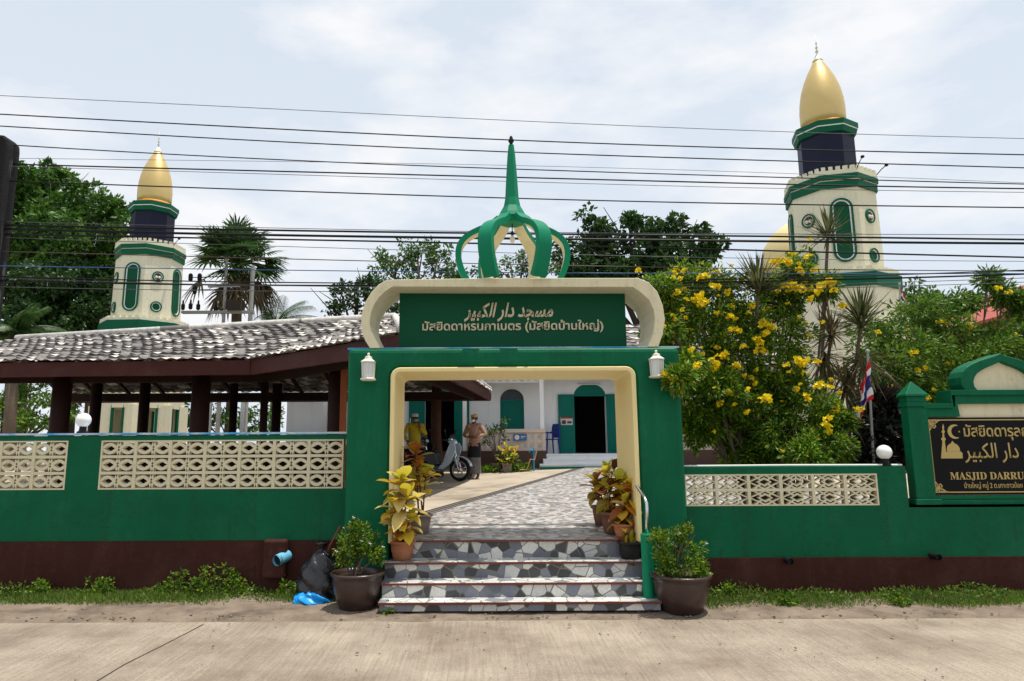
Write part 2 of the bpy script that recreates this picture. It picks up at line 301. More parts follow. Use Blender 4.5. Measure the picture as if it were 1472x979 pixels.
def tile_mat():
    mt, t, b = new_mat('roof_tile')
    at = N(t, 'ShaderNodeAttribute'); at.attribute_name = 'tile'
    wn = N(t, 'ShaderNodeTexWhiteNoise'); wn.noise_dimensions = '2D'
    t.links.new(at.outputs['Vector'], wn.inputs['Vector'])
    co = N(t, 'ShaderNodeTexCoord'); nz = N(t, 'ShaderNodeTexNoise', Scale=0.5, Detail=3.0); t.links.new(co.outputs['Object'], nz.inputs['Vector'])
    a = N(t, 'ShaderNodeMath', operation='MULTIPLY_ADD'); a.inputs[1].default_value = 0.5; t.links.new(nz.outputs['Fac'], a.inputs[0]); t.links.new(wn.outputs['Value'], a.inputs[2])
    sx = N(t, 'ShaderNodeSeparateXYZ'); t.links.new(at.outputs['Vector'], sx.inputs[0]); ab = N(t, 'ShaderNodeMath', operation='ADD'); t.links.new(a.outputs[0], ab.inputs[0]); t.links.new(sx.outputs['Z'], ab.inputs[1]); a = ab
    r = N(t, 'ShaderNodeValToRGB'); r.color_ramp.interpolation = 'CONSTANT'; el = r.color_ramp.elements
    for i, (p, c) in enumerate([(0, (0.085, 0.078, 0.082)), (0.35, (0.16, 0.145, 0.14)), (0.55, (0.11, 0.10, 0.10)), (0.75, (0.21, 0.19, 0.18)), (0.92, (0.34, 0.31, 0.29)), (1.04, (0.58, 0.55, 0.51))]):
        if i > 1: el.new(0.5)
        e = el[i]; e.position = p / 1.5; e.color = rgb(c)
    sc = N(t, 'ShaderNodeMath', operation='MULTIPLY'); sc.inputs[1].default_value = 1 / 1.5
    t.links.new(a.outputs[0], sc.inputs[0]); t.links.new(sc.outputs[0], r.inputs[0])
    n2 = N(t, 'ShaderNodeTexNoise', Scale=9.0, Detail=8.0, Roughness=0.7); t.links.new(co.outputs['Object'], n2.inputs['Vector'])
    hs = N(t, 'ShaderNodeHueSaturation'); mr = N(t, 'ShaderNodeMapRange'); mr.inputs['From Min'].default_value = 0.3; mr.inputs['From Max'].default_value = 0.7; mr.inputs['To Min'].default_value = 0.6; mr.inputs['To Max'].default_value = 1.25
    t.links.new(n2.outputs['Fac'], mr.inputs['Value']); t.links.new(mr.outputs[0], hs.inputs['Value']); t.links.new(r.outputs[0], hs.inputs['Color'])
    t.links.new(hs.outputs[0], b.inputs['Base Color']); b.inputs['Roughness'].default_value = 0.9
tile_mat()

# ------------------------------------------------------------ mesh helpers
WL = {}
def wl(o): return WL.get(o.name, Vector((0, 0, 0)))
class MB:
    def __init__(s): s.v = []; s.f = []; s.mi = []
    def add(s, vs, fs, mi=0):
        o = len(s.v); s.v += [tuple(v) for v in vs]
        s.f += [tuple(i + o for i in f) for f in fs]; s.mi += [mi] * len(fs)
    def box(s, x0, x1, y0, y1, z0, z1, mi=0):
        s.add([(x0, y0, z0), (x1, y0, z0), (x1, y1, z0), (x0, y1, z0), (x0, y0, z1), (x1, y0, z1), (x1, y1, z1), (x0, y1, z1)],
              [(0, 3, 2, 1), (4, 5, 6, 7), (0, 1, 5, 4), (1, 2, 6, 5), (2, 3, 7, 6), (3, 0, 4, 7)], mi)
    def prism(s, poly, a, b, axis='y', mi=0):       # polygon in the plane across `axis`, extruded from a to b
        n = len(poly)
        def mk(p, t): return (p[0], t, p[1]) if axis == 'y' else ((p[0], p[1], t) if axis == 'z' else (t, p[0], p[1]))
        vs = [mk(p, a) for p in poly] + [mk(p, b) for p in poly]
        s.add(vs, [tuple(range(n)), tuple(range(2 * n - 1, n - 1, -1))] + [(i, i + n, (i + 1) % n + n, (i + 1) % n) for i in range(n)], mi)
    def band(s, outer, inner, a, b, closed=False, mi=0):   # strip between two polylines in XZ, extruded in y
        n = len(outer); k = n if closed else n - 1
        vs = [(p[0], a, p[1]) for p in outer] + [(p[0], a, p[1]) for p in inner] + [(p[0], b, p[1]) for p in outer] + [(p[0], b, p[1]) for p in inner]
        fs = []
        for i in range(k):
            j = (i + 1) % n
            fs += [(i, j, n + j, n + i), (2 * n + i, 3 * n + i, 3 * n + j, 2 * n + j), (i, 2 * n + i, 2 * n + j, j), (n + i, n + j, 3 * n + j, 3 * n + i)]
        if not closed: fs += [(0, n, 3 * n, 2 * n), (n - 1, 3 * n - 1, 4 * n - 1, 2 * n - 1)]
        s.add(vs, fs, mi)
    def bar(s, pts, wd, a, b, closed=False, mi=0):    # flat bar of width wd following a polyline in XZ
        n = len(pts); L, Rr = [], []
        for i in range(n):
            p0 = pts[i - 1] if (i > 0 or closed) else pts[i]; p1 = pts[(i + 1) % n] if (i < n - 1 or closed) else pts[i]
            dx, dz = p1[0] - p0[0], p1[1] - p0[1]; l = math.hypot(dx, dz) or 1
            nx, nz = -dz / l * wd / 2, dx / l * wd / 2
            L.append((pts[i][0] + nx, pts[i][1] + nz)); Rr.append((pts[i][0] - nx, pts[i][1] - nz))
        s.band(L, Rr, a, b, closed, mi)
    def tube(s, pts, rad, n=8, mi=0, cap=True):
        pts = [Vector(p) for p in pts]
        if not hasattr(rad, '__len__'): rad = [rad] * len(pts)
        vs = []; ref = None
        for i, p in enumerate(pts):
            t = (pts[min(i + 1, len(pts) - 1)] - pts[max(i - 1, 0)]); t = t.normalized() if t.length > 1e-9 else Vector((0, 0, 1))
            if ref is None: ref = t.orthogonal().normalized()
            ref = (ref - t * ref.dot(t)); ref = ref.normalized() if ref.length > 1e-6 else t.orthogonal().normalized()
            bb = t.cross(ref)
            for k in range(n):
                a = 2 * math.pi * k / n; vs.append(p + (ref * math.cos(a) + bb * math.sin(a)) * rad[i])
        fs = [(i * n + k, i * n + (k + 1) % n, (i + 1) * n + (k + 1) % n, (i + 1) * n + k) for i in range(len(pts) - 1) for k in range(n)]
        if cap: fs += [tuple(range(n - 1, -1, -1)), tuple(range((len(pts) - 1) * n, len(pts) * n))]
        s.add(vs, fs, mi)
    def lathe(s, prof, c=(0, 0, 0), n=24, a0=0.0, mi=0, axis='z', cap=True):
        vs = []
        for r, h in prof:
            for k in range(n):
                a = a0 + 2 * math.pi * k / n; x, y = r * math.cos(a), r * math.sin(a)
                if axis == 'z': vs.append((c[0] + x, c[1] + y, c[2] + h))
                elif axis == 'y': vs.append((c[0] + x, c[1] + h, c[2] + y))
                else: vs.append((c[0] + h, c[1] + x, c[2] + y))
        m_ = len(prof)
        fs = [(i * n + k, i * n + (k + 1) % n, (i + 1) * n + (k + 1) % n, (i + 1) * n + k) for i in range(m_ - 1) for k in range(n)]
        if cap: fs += [tuple(range(n - 1, -1, -1)), tuple(range((m_ - 1) * n, m_ * n))]
        s.add(vs, fs, mi)
    def ball(s, c, r, n=16, mi=0, sc=(1, 1, 1)):
        k = max(6, n // 2); vs = []; fs = []
        for i in range(k + 1):
            th = math.pi * i / k
            for j in range(n):
                a = 2 * math.pi * j / n
                vs.append((c[0] + r * sc[0] * math.sin(th) * math.cos(a), c[1] + r * sc[1] * math.sin(th) * math.sin(a), c[2] - r * sc[2] * math.cos(th)))
        for i in range(k):
            for j in range(n): fs.append((i * n + j, i * n + (j + 1) % n, (i + 1) * n + (j + 1) % n, (i + 1) * n + j))
        s.add(vs, fs, mi)
    def blade(s, base, d, side, L, wd, bend=0.25, seg=4, mi=0, fold=0.25, shape=None):   # one leaf, pointed, folded along its rib
        base = Vector(base); d = Vector(d).normalized(); side = Vector(side); side = (side - d * side.dot(d)).normalized()
        up = side.cross(d).normalized()
        if up.z < 0: up = -up
        vs = []
        for i in range(seg + 1):
            t = i / seg
            p = base + d * (L * t) - Vector((0, 0, 1)) * (bend * L * t * t)
            hw = wd / 2 * (shape(t) if shape else math.sin(math.pi * min(1, 0.08 + t * 0.92)) ** 0.8)
            vs += [p + side * hw + up * hw * fold, p, p - side * hw + up * hw * fold]
        fs = []
        for i in range(seg):
            o = 3 * i; fs += [(o, o + 1, o + 4, o + 3), (o + 1, o + 2, o + 5, o + 4)]
        s.add(vs, fs, mi)
    def build(s, name, mats, parent=None, smooth=False, loc=None, bevel=0, local=False):
        if not isinstance(mats, (list, tuple)): mats = [mats]
        me = bpy.data.meshes.new(name)
        off = Vector((0, 0, 0)) if local else (wl(parent) if parent else (Vector(loc) if loc else Vector((0, 0, 0))))
        ox, oy, oz = off
        me.from_pydata([(x - ox, y - oy, z - oz) for x, y, z in s.v], [], s.f)
        for mt in mats: me.materials.append(MATS[mt])
        if len(mats) > 1: me.polygons.foreach_set('material_index', s.mi)
        if smooth: me.polygons.foreach_set('use_smooth', [True] * len(me.polygons))
        bm = bmesh.new(); bm.from_mesh(me); bmesh.ops.recalc_face_normals(bm, faces=bm.faces); bm.to_mesh(me); bm.free()
        me.update()
        return link(name, me, parent, loc, bevel, smooth)
def link(name, me, parent=None, loc=None, bevel=0, smooth=False):
    o = bpy.data.objects.new(name, me); C.objects.link(o)
    if parent: o.parent = parent; WL[o.name] = wl(parent)
    else:
        if loc: o.location = loc
        WL[o.name] = Vector(loc) if loc else Vector((0, 0, 0))
    if bevel:
        b = o.modifiers.new('bevel', 'BEVEL'); b.width = bevel; b.segments = 3; b.limit_method = 'ANGLE'; b.angle_limit = R(40)
    if smooth == 'auto' or (smooth and bevel):
        pass
    return o
def tag(o, label, cat, group=None):
    o['label'] = label; o['category'] = cat
    if group: o['group'] = group
    return o
def thing(name, label, cat, loc=(0, 0, 0), group=None, rz=0):
    o = bpy.data.objects.new(name, None); C.objects.link(o); o.empty_display_size = 0.1
    o.location = loc; o.rotation_euler = (0, 0, rz); WL[o.name] = Vector(loc)
    return tag(o, label, cat, group)
def struct(o, kind='structure'): o['kind'] = kind; return o
def dup(root, loc, rz=0, label=None, group=None, scale=None):
    r = root.copy(); C.objects.link(r); r.location = loc; r.rotation_euler = (0, 0, rz); WL[r.name] = Vector(loc)
    if scale: r.scale = (scale,) * 3
    if label: r['label'] = label
    if group: r['group'] = group
    for ch in list(root.children):
        c = ch.copy(); C.objects.link(c); c.parent = r
        for g in ch.children:
            d = g.copy(); C.objects.link(d); d.parent = c
    return r
RNG = np.random.default_rng(7)
def leaves(name, mat, parent, pts, L, W, dirs=None, droop=0.3, jit=0.4):
    """many small leaves: each a folded diamond of its own"""
    pts = np.asarray(pts, float); n = len(pts)
    d = RNG.normal(size=(n, 3)) if dirs is None else np.asarray(dirs, float) + RNG.normal(size=(n, 3)) * jit
    d[:, 2] -= droop; d /= np.linalg.norm(d, axis=1)[:, None] + 1e-9
    s = np.cross(d, RNG.normal(size=(n, 3))); s /= np.linalg.norm(s, axis=1)[:, None] + 1e-9
    u = np.cross(s, d)
    l = L * RNG.uniform(0.6, 1.3, n)[:, None]; w_ = W * RNG.uniform(0.7, 1.2, n)[:, None]
    v = np.empty((n, 4, 3)); v[:, 0] = pts; v[:, 1] = pts + d * l * 0.45 + s * w_ / 2 + u * w_ * 0.12
    v[:, 2] = pts + d * l; v[:, 3] = pts + d * l * 0.45 - s * w_ / 2 + u * w_ * 0.12
    o = np.array(wl(parent)) if parent else np.zeros(3)
    v = (v - o).reshape(-1, 3)
    me = bpy.data.meshes.new(name)
    me.vertices.add(4 * n); me.vertices.foreach_set('co', v.ravel())
    me.loops.add(6 * n); me.polygons.add(2 * n)
    b = np.arange(n)[:, None] * 4
    idx = np.concatenate([b + 0, b + 1, b + 2, b + 0, b + 2, b + 3], axis=1).ravel()
    me.loops.foreach_set('vertex_index', idx.astype(np.int32))
    me.polygons.foreach_set('loop_start', np.arange(0, 6 * n, 3, dtype=np.int32))
    me.polygons.foreach_set('loop_total', np.full(2 * n, 3, dtype=np.int32))
    me.update(calc_edges=True); me.materials.append(MATS[mat])
    return link(name, me, parent)
def blob(c, r, n, shell=0.55, sc=(1, 1, 1)):
    """points of a leafy clump, thicker towards its outside"""
    d = RNG.normal(size=(n, 3)); d /= np.linalg.norm(d, axis=1)[:, None]
    rr = r * (shell + (1 - shell) * RNG.random(n) ** 0.6) * RNG.uniform(0.75, 1.08, n)
    p = d * rr[:, None] * np.array(sc)
    return p + np.array(c), d
def text(s, x0, x1, z, y, mat, parent, name='lettering', depth=0.012, offset=0.0, shear=0.0, height=None, zc=False):
    cu = bpy.data.curves.new('t', 'FONT'); cu.body = s; cu.offset = offset; cu.shear = shear; cu.resolution_u = 3
    o = bpy.data.objects.new('t', cu); C.objects.link(o)
    bpy.context.view_layer.update()
    dg = bpy.context.evaluated_depsgraph_get()
    me = bpy.data.meshes.new_from_object(o.evaluated_get(dg))
    co = np.empty(len(me.vertices) * 3); me.vertices.foreach_get('co', co); co = co.reshape(-1, 3)
    lo, hi = co.min(0), co.max(0); k = (x1 - x0) / (hi[0] - lo[0]); kz = k if height is None else height / (hi[1] - lo[1])
    bm = bmesh.new(); bm.from_mesh(me)
    off = wl(parent)
    for v in bm.verts:
        v.co = Vector((x0 + (v.co.x - lo[0]) * k, y, z + ((v.co.y - (lo[1] + hi[1]) / 2) if zc else v.co.y) * kz)) - off
    r = bmesh.ops.extrude_face_region(bm, geom=list(bm.faces))
    for e in r['geom']:
        if isinstance(e, bmesh.types.BMVert): e.co.y -= depth
    bmesh.ops.recalc_face_normals(bm, faces=bm.faces)
    m2 = bpy.data.meshes.new(name); bm.to_mesh(m2); bm.free(); m2.materials.append(MATS[mat])
    bpy.data.objects.remove(o); bpy.data.meshes.remove(me)
    return link(name, m2, parent)
ARABIC = ''.join(reversed('\uFEE3\uFEB4\uFEA0\uFEAA \uFEA9\uFE8D\uFEAD \uFE8D\uFEDF\uFEDC\uFE92\uFEF4\uFEAE'))
def arc(cx, cz, r, a0, a1, n=8, rz=None):
    return [(cx + r * math.cos(R(a0 + (a1 - a0) * i / n)), cz + (rz or r) * math.sin(R(a0 + (a1 - a0) * i / n))) for i in range(n + 1)]

# ============================================================ GROUND
YG = 7.60                                     # front of the gate
YL, YR = 8.00, 7.72                           # front of the two boundary walls
E0, E1 = G(610, 745, 0.66), G(855, 672, 1.03)
def ztile(y): return 0.613 + 0.46 * max(0, min(1, (y - 7.73) / 11.9))
def edge_x(y): return E0.x + (E1.x - E0.x) * (y - E0.y) / (E1.y - E0.y)
def yz(x, y):
    d = max(0, edge_x(y) - x)
    return ztile(y) - min(0.17, 0.07 * d) * max(0, min(1, (y - 8) / 8)) * (1 if y < 18 else max(0, 1 - (y - 18) / 2.5))
def sheet(name, mat, xs, ys, zf, kind='structure'):
    b = MB(); n = len(xs)
    vs = [(x, y, zf(x, y)) for y in ys for x in xs]
    b.add(vs, [(j * n + i, j * n + i + 1, (j + 1) * n + i + 1, (j + 1) * n + i) for j in range(len(ys) - 1) for i in range(n - 1)])
    return struct(b.build(name, mat, smooth=True), kind)
lin = lambda a, b, n: [a + (b - a) * i / n for i in range(n + 1)]
sheet('ground', 'field', lin(-900, 900, 6), lin(-400, 1500, 6), lambda x, y: -0.06)
def zroad(x, y): return 0.0
sheet('road', 'road_concrete', lin(-60, 60, 4), lin(-8, 6.76, 2), zroad)
random.seed(5)
sheet('verge', 'earth', lin(-14, 14, 280), lin(6.70, 8.15, 24), lambda x, y: -0.012 + 0.03 * min(1, max(0, (y - 6.7 - .08 * math.sin(x * 1.7) - .05 * math.sin(x * 4.3 + 1)) / 0.35)) + rnd(-.007, .007) * min(1, (y - 6.7) * 3))
sheet('yard', 'yard_concrete', lin(-30, 30, 120), [8.06] + lin(8.4, 34, 80), lambda x, y: yz(x, y) - 0.02)
b = MB(); ys = lin(7.75, 19.7, 40); vs = []; n = 8
for y in ys:
    x0 = max(edge_x(y), -1.01 if y < 8.56 else -9)
    if y > 8.56: x0 = max(x0, edge_x(y))
    for i in range(n + 1):
        x = x0 + ((1.80 if y < 8.56 else 6.5) - x0) * i / n; vs.append((x, y, ztile(y)))
b.add(vs, [(j * (n + 1) + i, j * (n + 1) + i + 1, (j + 1) * (n + 1) + i + 1, (j + 1) * (n + 1) + i) for j in range(len(ys) - 1) for i in range(n)])
struct(b.build('courtyard_paving', 'stone_paving'))
b = MB()
for j in range(30):
    y0, y1 = 8.3 + j * 0.37, 8.3 + j * 0.37 + 0.371; q = lambda y, dx: (edge_x(y) + dx, y, yz(edge_x(y) + dx, y) - 0.016)
    b.add([q(y0, -.33), q(y0, .0), q(y1, .0), q(y1, -.33)], [(0, 1, 2, 3)])
struct(b.build('drain_apron', 'drain_grey'))
b = MB()
for o in (-0.09, -0.20, -0.31):
    for j in range(30):
        y0, y1 = 8.3 + j * 0.37, 8.3 + j * 0.37 + 0.372
        q = lambda y, dx: (edge_x(y) + dx, y, yz(edge_x(y) + dx, y) - 0.012)
        b.add([q(y0, o), q(y0, o + 0.05), q(y1, o + 0.05), q(y1, o)], [(0, 1, 2, 3)])
struct(b.build('drain_channel', 'bark_dark'))
b = MB()                                       # long crack and joint of the road slab
pts = [G(130, 985, 0), G(180, 955, 0), G(240, 925, 0), G(292, 898, 0)]
b.add([(p.x + k * 0.006, p.y, 0.003) for p in pts for k in (-1, 1)], [(0, 1, 3, 2), (2, 3, 5, 4), (4, 5, 7, 6)])
struct(b.build('road_crack', 'bark_dark'))

# ============================================================ BREEZE BLOCK PANELS
def lens(x0, x1, zc, h, n=6):
    up = [(x0 + (x1 - x0) * i / n, zc + h * math.sin(math.pi * i / n)) for i in range(n + 1)]
    return up + [(x0 + (x1 - x0) * i / n, zc - h * math.sin(math.pi * i / n)) for i in range(n - 1, 0, -1)]
def panel(name, x0, x1, z0, z1, nx, nz, y, style, parent, mat='block_cream', depth=0.085):
    b = MB(); bw, bh = (x1 - x0) / nx, (z1 - z0) / nz; t = bh * 0.11
    for i in range(nx + 1):
        x = x0 + i * bw; b.box(max(x0, x - t * 0.9), min(x1, x + t * 0.9), y, y + depth, z0, z1)
    for j in range(nz + 1):
        z = z0 + j * bh
        for i in range(nx): b.box(x0 + i * bw + t * 0.85, x0 + (i + 1) * bw - t * 0.85, y + 0.002, y + depth - 0.002, max(z0, z - t * 0.8), min(z1, z + t * 0.8))
    for i in range(nx):
        for j in range(nz):
            ox, oz = x0 + i * bw, z0 + j * bh; y0, y1 = y + 0.008, y + depth - 0.01
            if style == 'leaf':
                b.bar(lens(ox + t * .6, ox + bw * .45, oz + bh / 2, bh * .27), t * 1.7, y0, y1, True)
                b.bar(lens(ox + bw * .55, ox + bw - t * .6, oz + bh / 2, bh * .27), t * 1.7, y0 + .001, y1, True)
                for sx in (-1, 1):
                    b.bar([(ox + bw / 2 + sx * bw * q, oz + bh * r) for q, r in ((.0, .95), (.035, .68), (.10, .5), (.035, .32), (.0, .05))], t * 1.1, y0 + .003, y1)
            elif style == 'diamond':
                c, d = ox + bw / 2, oz + bh / 2
                b.bar([(ox + t * .5, d), (c, oz + bh * .95), (ox + bw - t * .5, d), (c, oz + bh * .05)], t * 1.1, y0, y1, True)
                b.bar([(c - bw * .2, d), (c, d + bh * .24), (c + bw * .2, d), (c, d - bh * .24)], t * 1.15, y0 + .002, y1, True)
                for sx in (-1, 1):
                    for sz in (-1, 1): b.bar([(c + sx * bw * .1, d + sz * bh * .12), (c + sx * bw * .33, d + sz * bh * .44)], t * 1.0, y0 + .004, y1)
            else:                                # rings
                c, d = ox + bw / 2, oz + bh / 2
                b.bar(arc(c, d, bw * .45, 0, 360, 14, bh * .45)[:-1], t * 1.1, y0, y1, True)
                for k in range(4): b.bar(arc(ox + bw * (k % 2), oz + bh * (k // 2), bw * .47, (0, 90, 270, 180)[k], (90, 180, 360, 270)[k], 5, bh * .47), t, y0 + .002, y1)
    return b.build(name, mat, parent)
def zz(py, px, Y): return P(px, py, Y).z
def xx(px, py, Y): return P(px, py, Y).x

# ============================================================ BOUNDARY WALLS
XGL, XGR = xx(498, 600, YG), xx(980, 600, YG)
wall = thing('boundary_wall', 'green wall with two pale breeze block panels, blue-edged top and brown plinth', 'wall', (XGL - 3, YL, 0))
zt, zb, zp = zz(623, 300, YL), zz(777, 300, YL), zz(632.5, 300, YL)
zq = zz(703, 300, YL)
xa, xb = xx(144, 665, YL), xx(496, 665, YL)
bw = (xb - xa) / 7.3
pB = (xa, xa + 7.25 * bw); x95 = xx(96, 665, YL); pA = (x95 - 7 * bw, x95); pC = (pA[0] - .45 - 7 * bw, pA[0] - .45)
b = MB(); d1 = YL + 0.16
b.box(-11, XGL, YL, d1, zb, zq); b.box(-11, XGL, YL, d1, zp, zt - 0.02)
for q0, q1 in ((-11, pC[0]), (pC[1], pA[0]), (pA[1], pB[0])): b.box(q0, q1, YL, d1, zq, zp)
b.build('wall_body', 'green_paint', wall)
b = MB(); b.box(-11, XGL, YL - 0.012, d1 + 0.02, -0.1, zb - 0.002); b.build('plinth', 'plinth_brown', wall)
b = MB(); b.box(-11, XGL, YL - 0.02, d1 + 0.02, zt - 0.012, zt + 0.010); b.build('coping', 'blue_edge', wall)
for q0, q1, k in ((pB[0], pB[1], 7), (pA[0], pA[1], 7), (pC[0], pC[1], 7)): panel('breeze_block_panel', q0, q1, zq, zp, k, 3, YL - 0.006, 'leaf', wall)

wall = thing('boundary_wall', 'lower green wall under the yellow flowered bush with one diamond pattern breeze block panel', 'wall', (XGR + 2, YR, 0))
zt, zb, zl = zz(671, 1140, YR), zz(801, 1140, YR), zz(729, 1380, YR)
zp, zq = zz(681.5, 1120, YR), zz(727, 1120, YR); xa, xb = xx(984, 704, YR), xx(1262, 704, YR); xe = xx(1303, 690, YR)
b = MB(); d1 = YR + 0.18
b.box(XGR, 11, YR, d1, zb, zq); b.box(XGR, xe, YR, d1, zp, zt); b.box(xb, xe, YR, d1, zq, zp); b.box(XGR, xa, YR, d1, zq, zp); b.box(xe, 11, YR, d1 + 0.3, zq, zl)
b.build('wall_body', 'green_paint', wall)
b = MB(); b.box(XGR, 11, YR - 0.02, d1 + 0.02, -0.1, zb - 0.002); b.build('plinth', 'plinth_brown', wall)
b = MB(); b.tube([(XGR, YR + .06, zt + .012), ((XGR + xe) / 2, YR + .06, zt + .016), (xe, YR + .06, zt + .012)], 0.011); b.build('coping', 'white_edge', wall)
panel('breeze_block_panel', xa, xb, zq, zp, 6, 2, YR - 0.006, 'diamond', wall)

# ============================================================ GATEWAY
ZTOP = zz(499, 737, YG)
gate = thing('gateway', 'green painted entrance gateway with name board and openwork crown on top', 'gateway', (xx(739, 700, YG), YG + .45, 0))
oxl, oxr = xx(560, 650, YG), xx(918, 650, YG); ozt = zz(527.5, 737, YG); r_ = 0.11
GD = 0.95
arch_out = [(oxl, 0)] + [(oxl, ozt - r_)] + arc(oxl + r_, ozt - r_, r_, 180, 90, 6)[1:] + arc(oxr - r_, ozt - r_, r_, 90, 0, 6) + [(oxr, 0)]
xtl, xtr = xx(499.5, 520, YG), xx(978, 520, YG)
poly = [(xtl, -0.1), (xtl, ZTOP), (xtr, ZTOP), (xtr, -0.1), (oxr, -0.1)] + list(reversed(arch_out[1:-1])) + [(oxl, -0.1)]
b = MB(); b.prism(poly, YG, YG + GD); b.build('portal_frame', 'green_gate', gate, bevel=0.06)
lip = 0.05; zi = 0.60
def inset(t): return [(oxl + t, zi)] + [(oxl + t, ozt - r_)] + arc(oxl + r_, ozt - r_, r_ - t, 180, 90, 6)[1:] + arc(oxr - r_, ozt - r_, r_ - t, 90, 0, 6) + [(oxr - t, zi)]
b = MB(); b.band(inset(0), inset(lip), YG - 0.022, YG + GD + 0.02); b.build('portal_lining', 'yellow_cream', gate, bevel=0.012)
b = MB(); b.box(xtl - .01, xtr + .01, YG + .05, YG + .3, ZTOP - .01, ZTOP + 0.009); b.build('top_edge', 'blue_edge', gate)
OUT = [(532, 498.5), (525, 490), (520, 476.6), (519, 466), (520, 449.6), (525, 434), (533.7, 420), (544, 409), (556, 402), (715.7, 399.5), (918, 399.5), (933, 406), (945, 419), (953, 439.5), (956, 459.7), (953, 480), (946.5, 498)]
INN = [(547, 498.5), (540, 488), (533.7, 475), (531, 465), (533, 449.6), (537.7, 437.8), (545.5, 426.7), (554, 418.6), (564, 412), (715.7, 412.5), (909.5, 412.5), (921, 420), (933, 431), (940, 446), (941.5, 459.7), (939, 480), (931, 498)]
YS = YG + 0.03
f = lambda L: [(P(x, y, YS).x, max(P(x, y, YS).z, ZTOP + .012) if y < 497 else ZTOP + 0.0) for x, y in L]
b = MB(); b.band(f(OUT), f(INN), YS, YS + 0.72); b.build('sign_surround', 'cream_paint', gate, bevel=0.008)
YB = YS + 0.34
bx0, bx1 = xx(574, 460, YB), xx(899.5, 460, YB); bz1 = zz(419, 737, YB)
b = MB(); b.box(bx0, bx1, YB, YB + 0.08, ZTOP - .01, bz1); board = b.build('name_board', 'green_board', gate)
text(ARABIC, xx(667, 445, YB), xx(795, 445, YB), zz(449, 730, YB), YB, 'letter_cream', board, offset=0.028, depth=0.02, shear=0.3, height=zz(431, 730, YB) - zz(458.5, 730, YB), zc=True)
text('มัสยิดดาหรนกาเบตร (มัสยิดบ้านใหญ่)', xx(607, 470, YB), xx(867, 470, YB), zz(469.5, 737, YB), YB, 'letter_cream', board, offset=0.022, depth=0.02, height=zz(461, 737, YB) - zz(479.5, 737, YB), zc=True)
# openwork crown
YC = YS + 0.36; ZC = zz(399.5, 737, YS); XC = xx(737, 380, YC); k = S(737, 370, YC)
prof = [(66, 403), (75, 386), (80.5, 370), (82, 357), (80, 345), (74, 335), (64, 326.5), (50, 319.5), (35, 313), (22, 303)]
def catmull(L, m_=4):
    o = []
    for i in range(len(L) - 1):
        p0, p1, p2, p3 = L[max(i - 1, 0)], L[i], L[i + 1], L[min(i + 2, len(L) - 1)]
        for q in range(m_):
            t = q / m_; o.append(tuple(.5 * (2 * b_ + (c_ - a_) * t + (2 * a_ - 5 * b_ + 4 * c_ - d_) * t * t + (3 * b_ - a_ - 3 * c_ + d_) * t ** 3) for a_, b_, c_, d_ in zip(p0, p1, p2, p3)))
    return o + [L[-1]]
prof = catmull(prof)
zpx = lambda py: zz(py, 737, YC)
zs = [zpx(p[1]) for p in prof]; zs = [ZC - .02 + (z - zs[0]) for z in zs]; zapex = zs[-1]
for q in range(6):
    a = R(60 * q); ct, st = math.cos(a), math.sin(a); b = MB(); n = len(prof)
    rows = []
    for i, (r, _) in enumerate(prof):
        t = i / (n - 1); hw = 0.088 * (1 - .25 * t ** 3); ro = r * k
        dr, dz = prof[min(i + 1, n - 1)][0] * k - prof[max(i - 1, 0)][0] * k, zs[min(i + 1, n - 1)] - zs[max(i - 1, 0)]
        l = math.hypot(dr, dz); nx_, nz_ = -dz / l * 0.07, dr / l * 0.07
        for (rr, z_) in ((ro, zs[i]), (ro + nx_, zs[i] + nz_)):
            for s_ in (-1, 1): rows.append((XC + rr * ct - s_ * hw * st, YC + rr * st + s_ * hw * ct, z_))
    b.add(rows, [(4 * i, 4 * i + 1, 4 * i + 5, 4 * i + 4) for i in range(n - 1)] + [(4 * i, 4 * i + 4, 4 * i + 6, 4 * i + 2) for i in range(n - 1)] + [(4 * i + 1, 4 * i + 3, 4 * i + 7, 4 * i + 5) for i in range(n - 1)], 0)
    b.add(rows, [(4 * i + 2, 4 * i + 6, 4 * i + 7, 4 * i + 3) for i in range(n - 1)], 1)
    b.build('crown_rib', ['green_crown', 'cream_paint'], gate)
b = MB(); sp = [(22, 306), (19, 300), (13, 290), (10.5, 278), (9.5, 262), (8, 240), (6, 215), (4.2, 201)]
b.lathe([(.14, zapex - .09)] + [(r * k, zapex + zpx(y) - zpx(304)) for r, y in sp], (XC, YC, 0), 8, R(22.5)); b.build('spire', 'green_crown', gate)
zf = zapex + zpx(201) - zpx(304)
b = MB(); b.lathe([(.02, zf - .01), (.02, zf + .03), (.034, zf + .045), (.036, zf + .07), (.02, zf + .09), (.022, zf + .1), (.012, zf + .12)], (XC, YC, 0), 10); b.build('finial', 'concrete_pole', gate, smooth=True)
# bulb hanging in the crown
bz = zz(341, 737, YC)
t = thing('light_bulb', 'clear light bulb hanging on a cord inside the green openwork crown', 'light bulb', (XC, YC, bz))
b = MB(); b.tube([(XC, YC, bz + .06), (XC, YC, zapex - .05)], .006); b.lathe([(.016, .02), (.018, .07)], (XC, YC, bz), 10); b.build('cord', 'black_plastic', t)
b = MB(); b.lathe([(.004, -.075), (.025, -.06), (.033, -.03), (.025, 0), (.015, .022)], (XC, YC, bz), 14); b.build('glass_bulb', 'lamp_white', t, smooth=True)

